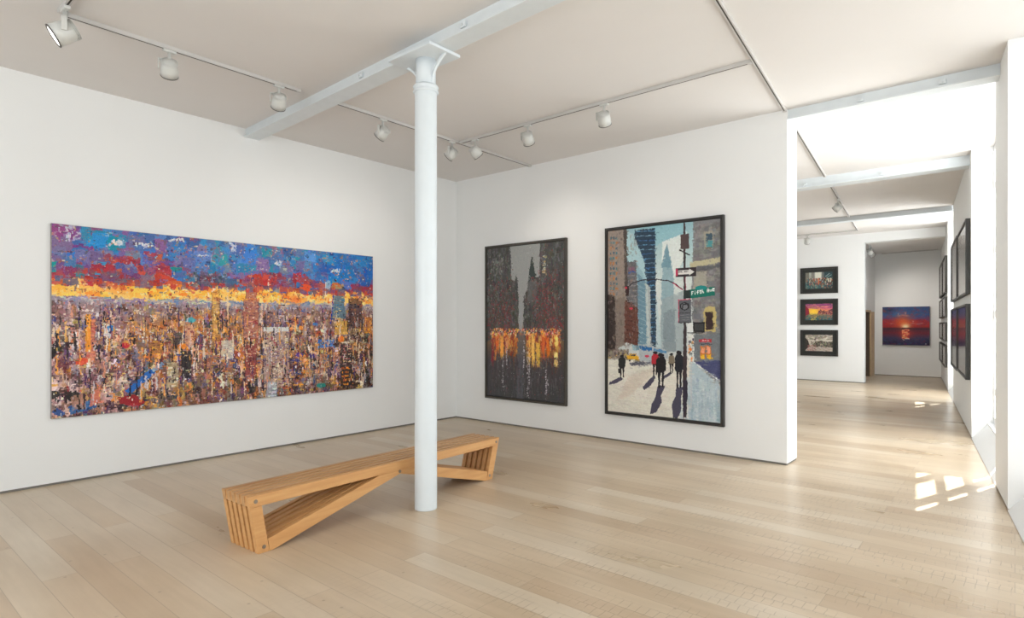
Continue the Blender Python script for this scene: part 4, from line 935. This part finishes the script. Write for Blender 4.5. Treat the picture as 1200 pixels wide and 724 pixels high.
def paint_canal():
    c = Canvas(110, 72, (150, 90, 90), 22); r = c.r
    c.grad([(0, (110, 60, 110)), (.25, (190, 90, 130)), (.45, (236, 150, 90)), (.58, (240, 190, 90)), (.64, (120, 110, 90)), (1, (44, 86, 100))])
    c.blob(.3, .42, .26, .26, (250, 210, 60), .95, True); c.dabs(90, (0, 0, 1, .3), (.06, .2), (.02, .05), [(150, 60, 120), (220, 120, 140), (100, 60, 110), (240, 150, 120)], (.3, .6))
    c.poly([(0, .1), (.12, .3), (.16, .62), (0, .75)], (140, 40, 56)); c.poly([(.45, .62), (.5, .42), (.54, .42), (.57, .3), (.6, .42), (.66, .45), (.7, .38), (.74, .5), (1, .3), (1, .66)], (104, 60, 70))
    c.dabs(160, (.48, .45, 1, .66), (.01, .03), (.03, .09), [(150, 90, 80), (80, 44, 56), (206, 140, 110), (120, 40, 60)], (.5, 1)); c.dabs(220, (0, .66, 1, 1), (.02, .06), (.02, .04), [(50, 110, 110), (150, 130, 90), (190, 90, 80), (36, 70, 84), (90, 140, 120)], (.3, .8)); c.dabs(30, (.2, .64, .42, 1), (.03, .06), (.02, .04), [(240, 200, 90)], (.4, .8))
    c.grain(8); return c
def paint_sepia():
    c = Canvas(110, 72, (190, 182, 168), 23); r = c.r
    c.grad([(0, (150, 140, 126)), (.3, (206, 198, 184)), (.6, (190, 180, 166)), (1, (176, 160, 150))])
    c.dabs(200, (0, 0, 1, .3), (.04, .14), (.03, .1), [(120, 110, 100), (226, 220, 206), (90, 80, 72), (200, 190, 176)], (.15, .5)); c.poly([(0, .2), (.1, .35), (.16, .7), (0, .95)], (60, 54, 50)); c.poly([(.24, .62), (.4, .42), (.6, .34), (.75, .46), (1, .38), (1, .78), (.6, .7), (.3, .74)], (80, 74, 66), .9)
    c.dabs(260, (.2, .4, 1, .78), (.01, .04), (.02, .08), [(50, 46, 42), (130, 120, 104), (180, 170, 150), (90, 84, 70)], (.5, 1)); c.dabs(80, (.08, .62, .4, 1), (.02, .06), (.02, .05), [(160, 90, 84), (120, 80, 76), (200, 150, 140)], (.4, .8)); c.dabs(50, (.4, .78, 1, 1), (.03, .1), (.01, .03), [(210, 204, 190), (120, 110, 100)], (.4, .8)); c.blob(.36, .3, .03, .07, (90, 84, 76), .8)
    c.grain(8); return c
def paint_pale(seed, tone):
    c = Canvas(60, 60, tone, seed); r = c.r
    c.grad([(0, tone), (.5, tuple(int(x * .85) for x in tone)), (1, tuple(int(x * .7) for x in tone))])
    c.dabs(160, (0, .25, 1, 1), (.03, .08), (.04, .2), [tuple(int(x * .6) for x in tone), tuple(int(x * .9) for x in tone), (90, 86, 90), (150, 140, 130)], (.2, .6)); c.grain(6); return c
def paint_redblue(seed):
    c = Canvas(70, 60, (60, 40, 60), seed)
    c.grad([(0, (50, 50, 90)), (.25, (90, 44, 70)), (.42, (170, 44, 50)), (.5, (130, 36, 46)), (.56, (60, 60, 96)), (.62, (110, 110, 116)), (1, (130, 130, 130))])
    c.dabs(120, (0, 0, 1, .55), (.05, .2), (.03, .08), [(50, 44, 84), (150, 44, 56), (90, 50, 90)], (.2, .5)); c.grain(6); return c

HP = math.pi / 2
# left wall faces +X: a picture facing -Y turned by +90 degrees; its own left edge is the one nearer the viewer
framed('skyline_painting', paint_skyline(), 'wide unframed canvas of a city skyline under a blue sky, on the left wall', 'painting', (XL + .002, 1.529, .66), HP, 3.834, 1.928, depth=.038, bare=True)
framed('rainy_street_painting', paint_dark(), 'tall dark grey rainy avenue painting with glowing orange lights in a black frame', 'painting', (-6.558, YB - .002, .40), 0, 1.60, 2.445, depth=.048, fw=.034, fm=M_BROWNBLK)
framed('sunny_street_painting', paint_avenue(), 'tall sunny avenue painting with walkers, lamp post and green street sign in a black frame', 'painting', (-4.302, YB - .002, .36), 0, 1.642, 2.545, depth=.055, fw=.034, fm=M_BLACK)
framed('sunset_painting', paint_sunset(), 'red and blue sunset over water canvas on the far wall', 'painting', (-3.122, YE - .002, .943), 0, 1.20, 1.165, depth=.06, bare=True)
for nm, fn, z, lab in (('crowd_print', paint_crowd, 2.44, 'topmost of the three small framed pictures, a green and brown crowd'),
                       ('canal_print', paint_canal, 1.56, 'middle of the three small framed pictures, a pink and yellow canal sunset'),
                       ('riverside_print', paint_sepia, .695, 'lowest of the three small framed pictures, a brown and cream riverside')):
    framed('framed_picture', fn(), lab, 'picture', (-4.656, YP - .002, z), 0, .957, .725, depth=.045, fw=.05, mount=.085, group='small framed pictures on the partition wall')
# window-wall pictures: face the room, turned -90 degrees plus the wall's skew
def hang_right(Ya, Yb, z0, z1, cv, label, group, fm=M_BLACK, mount=0.0, fw=.03, depth=.055):
    # local +X runs towards the viewer (decreasing Y): lower-left corner is the far end
    p = Vector((wallx(Yb), Yb, z0)) + RNRM * .002
    d = Vector((wallx(Ya) - wallx(Yb), Ya - Yb)); L = d.length
    framed('framed_picture', cv, label, 'picture', p, math.atan2(d.y, d.x), L, z1 - z0, depth=depth, fw=fw, mount=mount, group=group, fm=fm, pm=M_PRINT)
G1 = 'large framed pictures on the corridor pier'
hang_right(10.60, 12.72, 2.02, 3.09, paint_pale(31, (214, 212, 212)), 'upper of the large pier pictures nearest the viewer, pale grey glass reflection painted into the print', G1)  # pale tone puts the reflection on the glass into the print colour
hang_right(12.80, 14.72, 2.02, 3.12, paint_pale(32, (204, 198, 202)), 'upper large pier picture behind the nearest one, pale mauve glass reflection painted into the print', G1)
hang_right(10.60, 12.72, .80, 1.88, paint_redblue(33), 'lower of the large pier pictures nearest the viewer, red and blue print', G1)
hang_right(12.80, 14.72, .78, 1.88, paint_redblue(34), 'lower large pier picture behind the nearest one, dark red and blue print', G1)
G2 = 'grid of small framed pictures in the far corner'
rows = [(2.33, 3.22, 'top'), (1.745, 2.24, 'second'), (1.17, 1.63, 'third'), (.55, 1.07, 'bottom')]
for j, (z0, z1, nm) in enumerate(rows):
    hang_right(17.45, 19.2, z0, z1, paint_pale(40 + j, (160, 156, 158)), 'small framed picture in the far corner grid, %s row, nearer column' % nm, G2, fm=M_BROWNBLK)
    hang_right(19.3, 21.25, z0, z1, paint_pale(50 + j, (150, 146, 146)), 'small framed picture in the far corner grid, %s row, column beside the far wall' % nm, G2, fm=M_BROWNBLK)
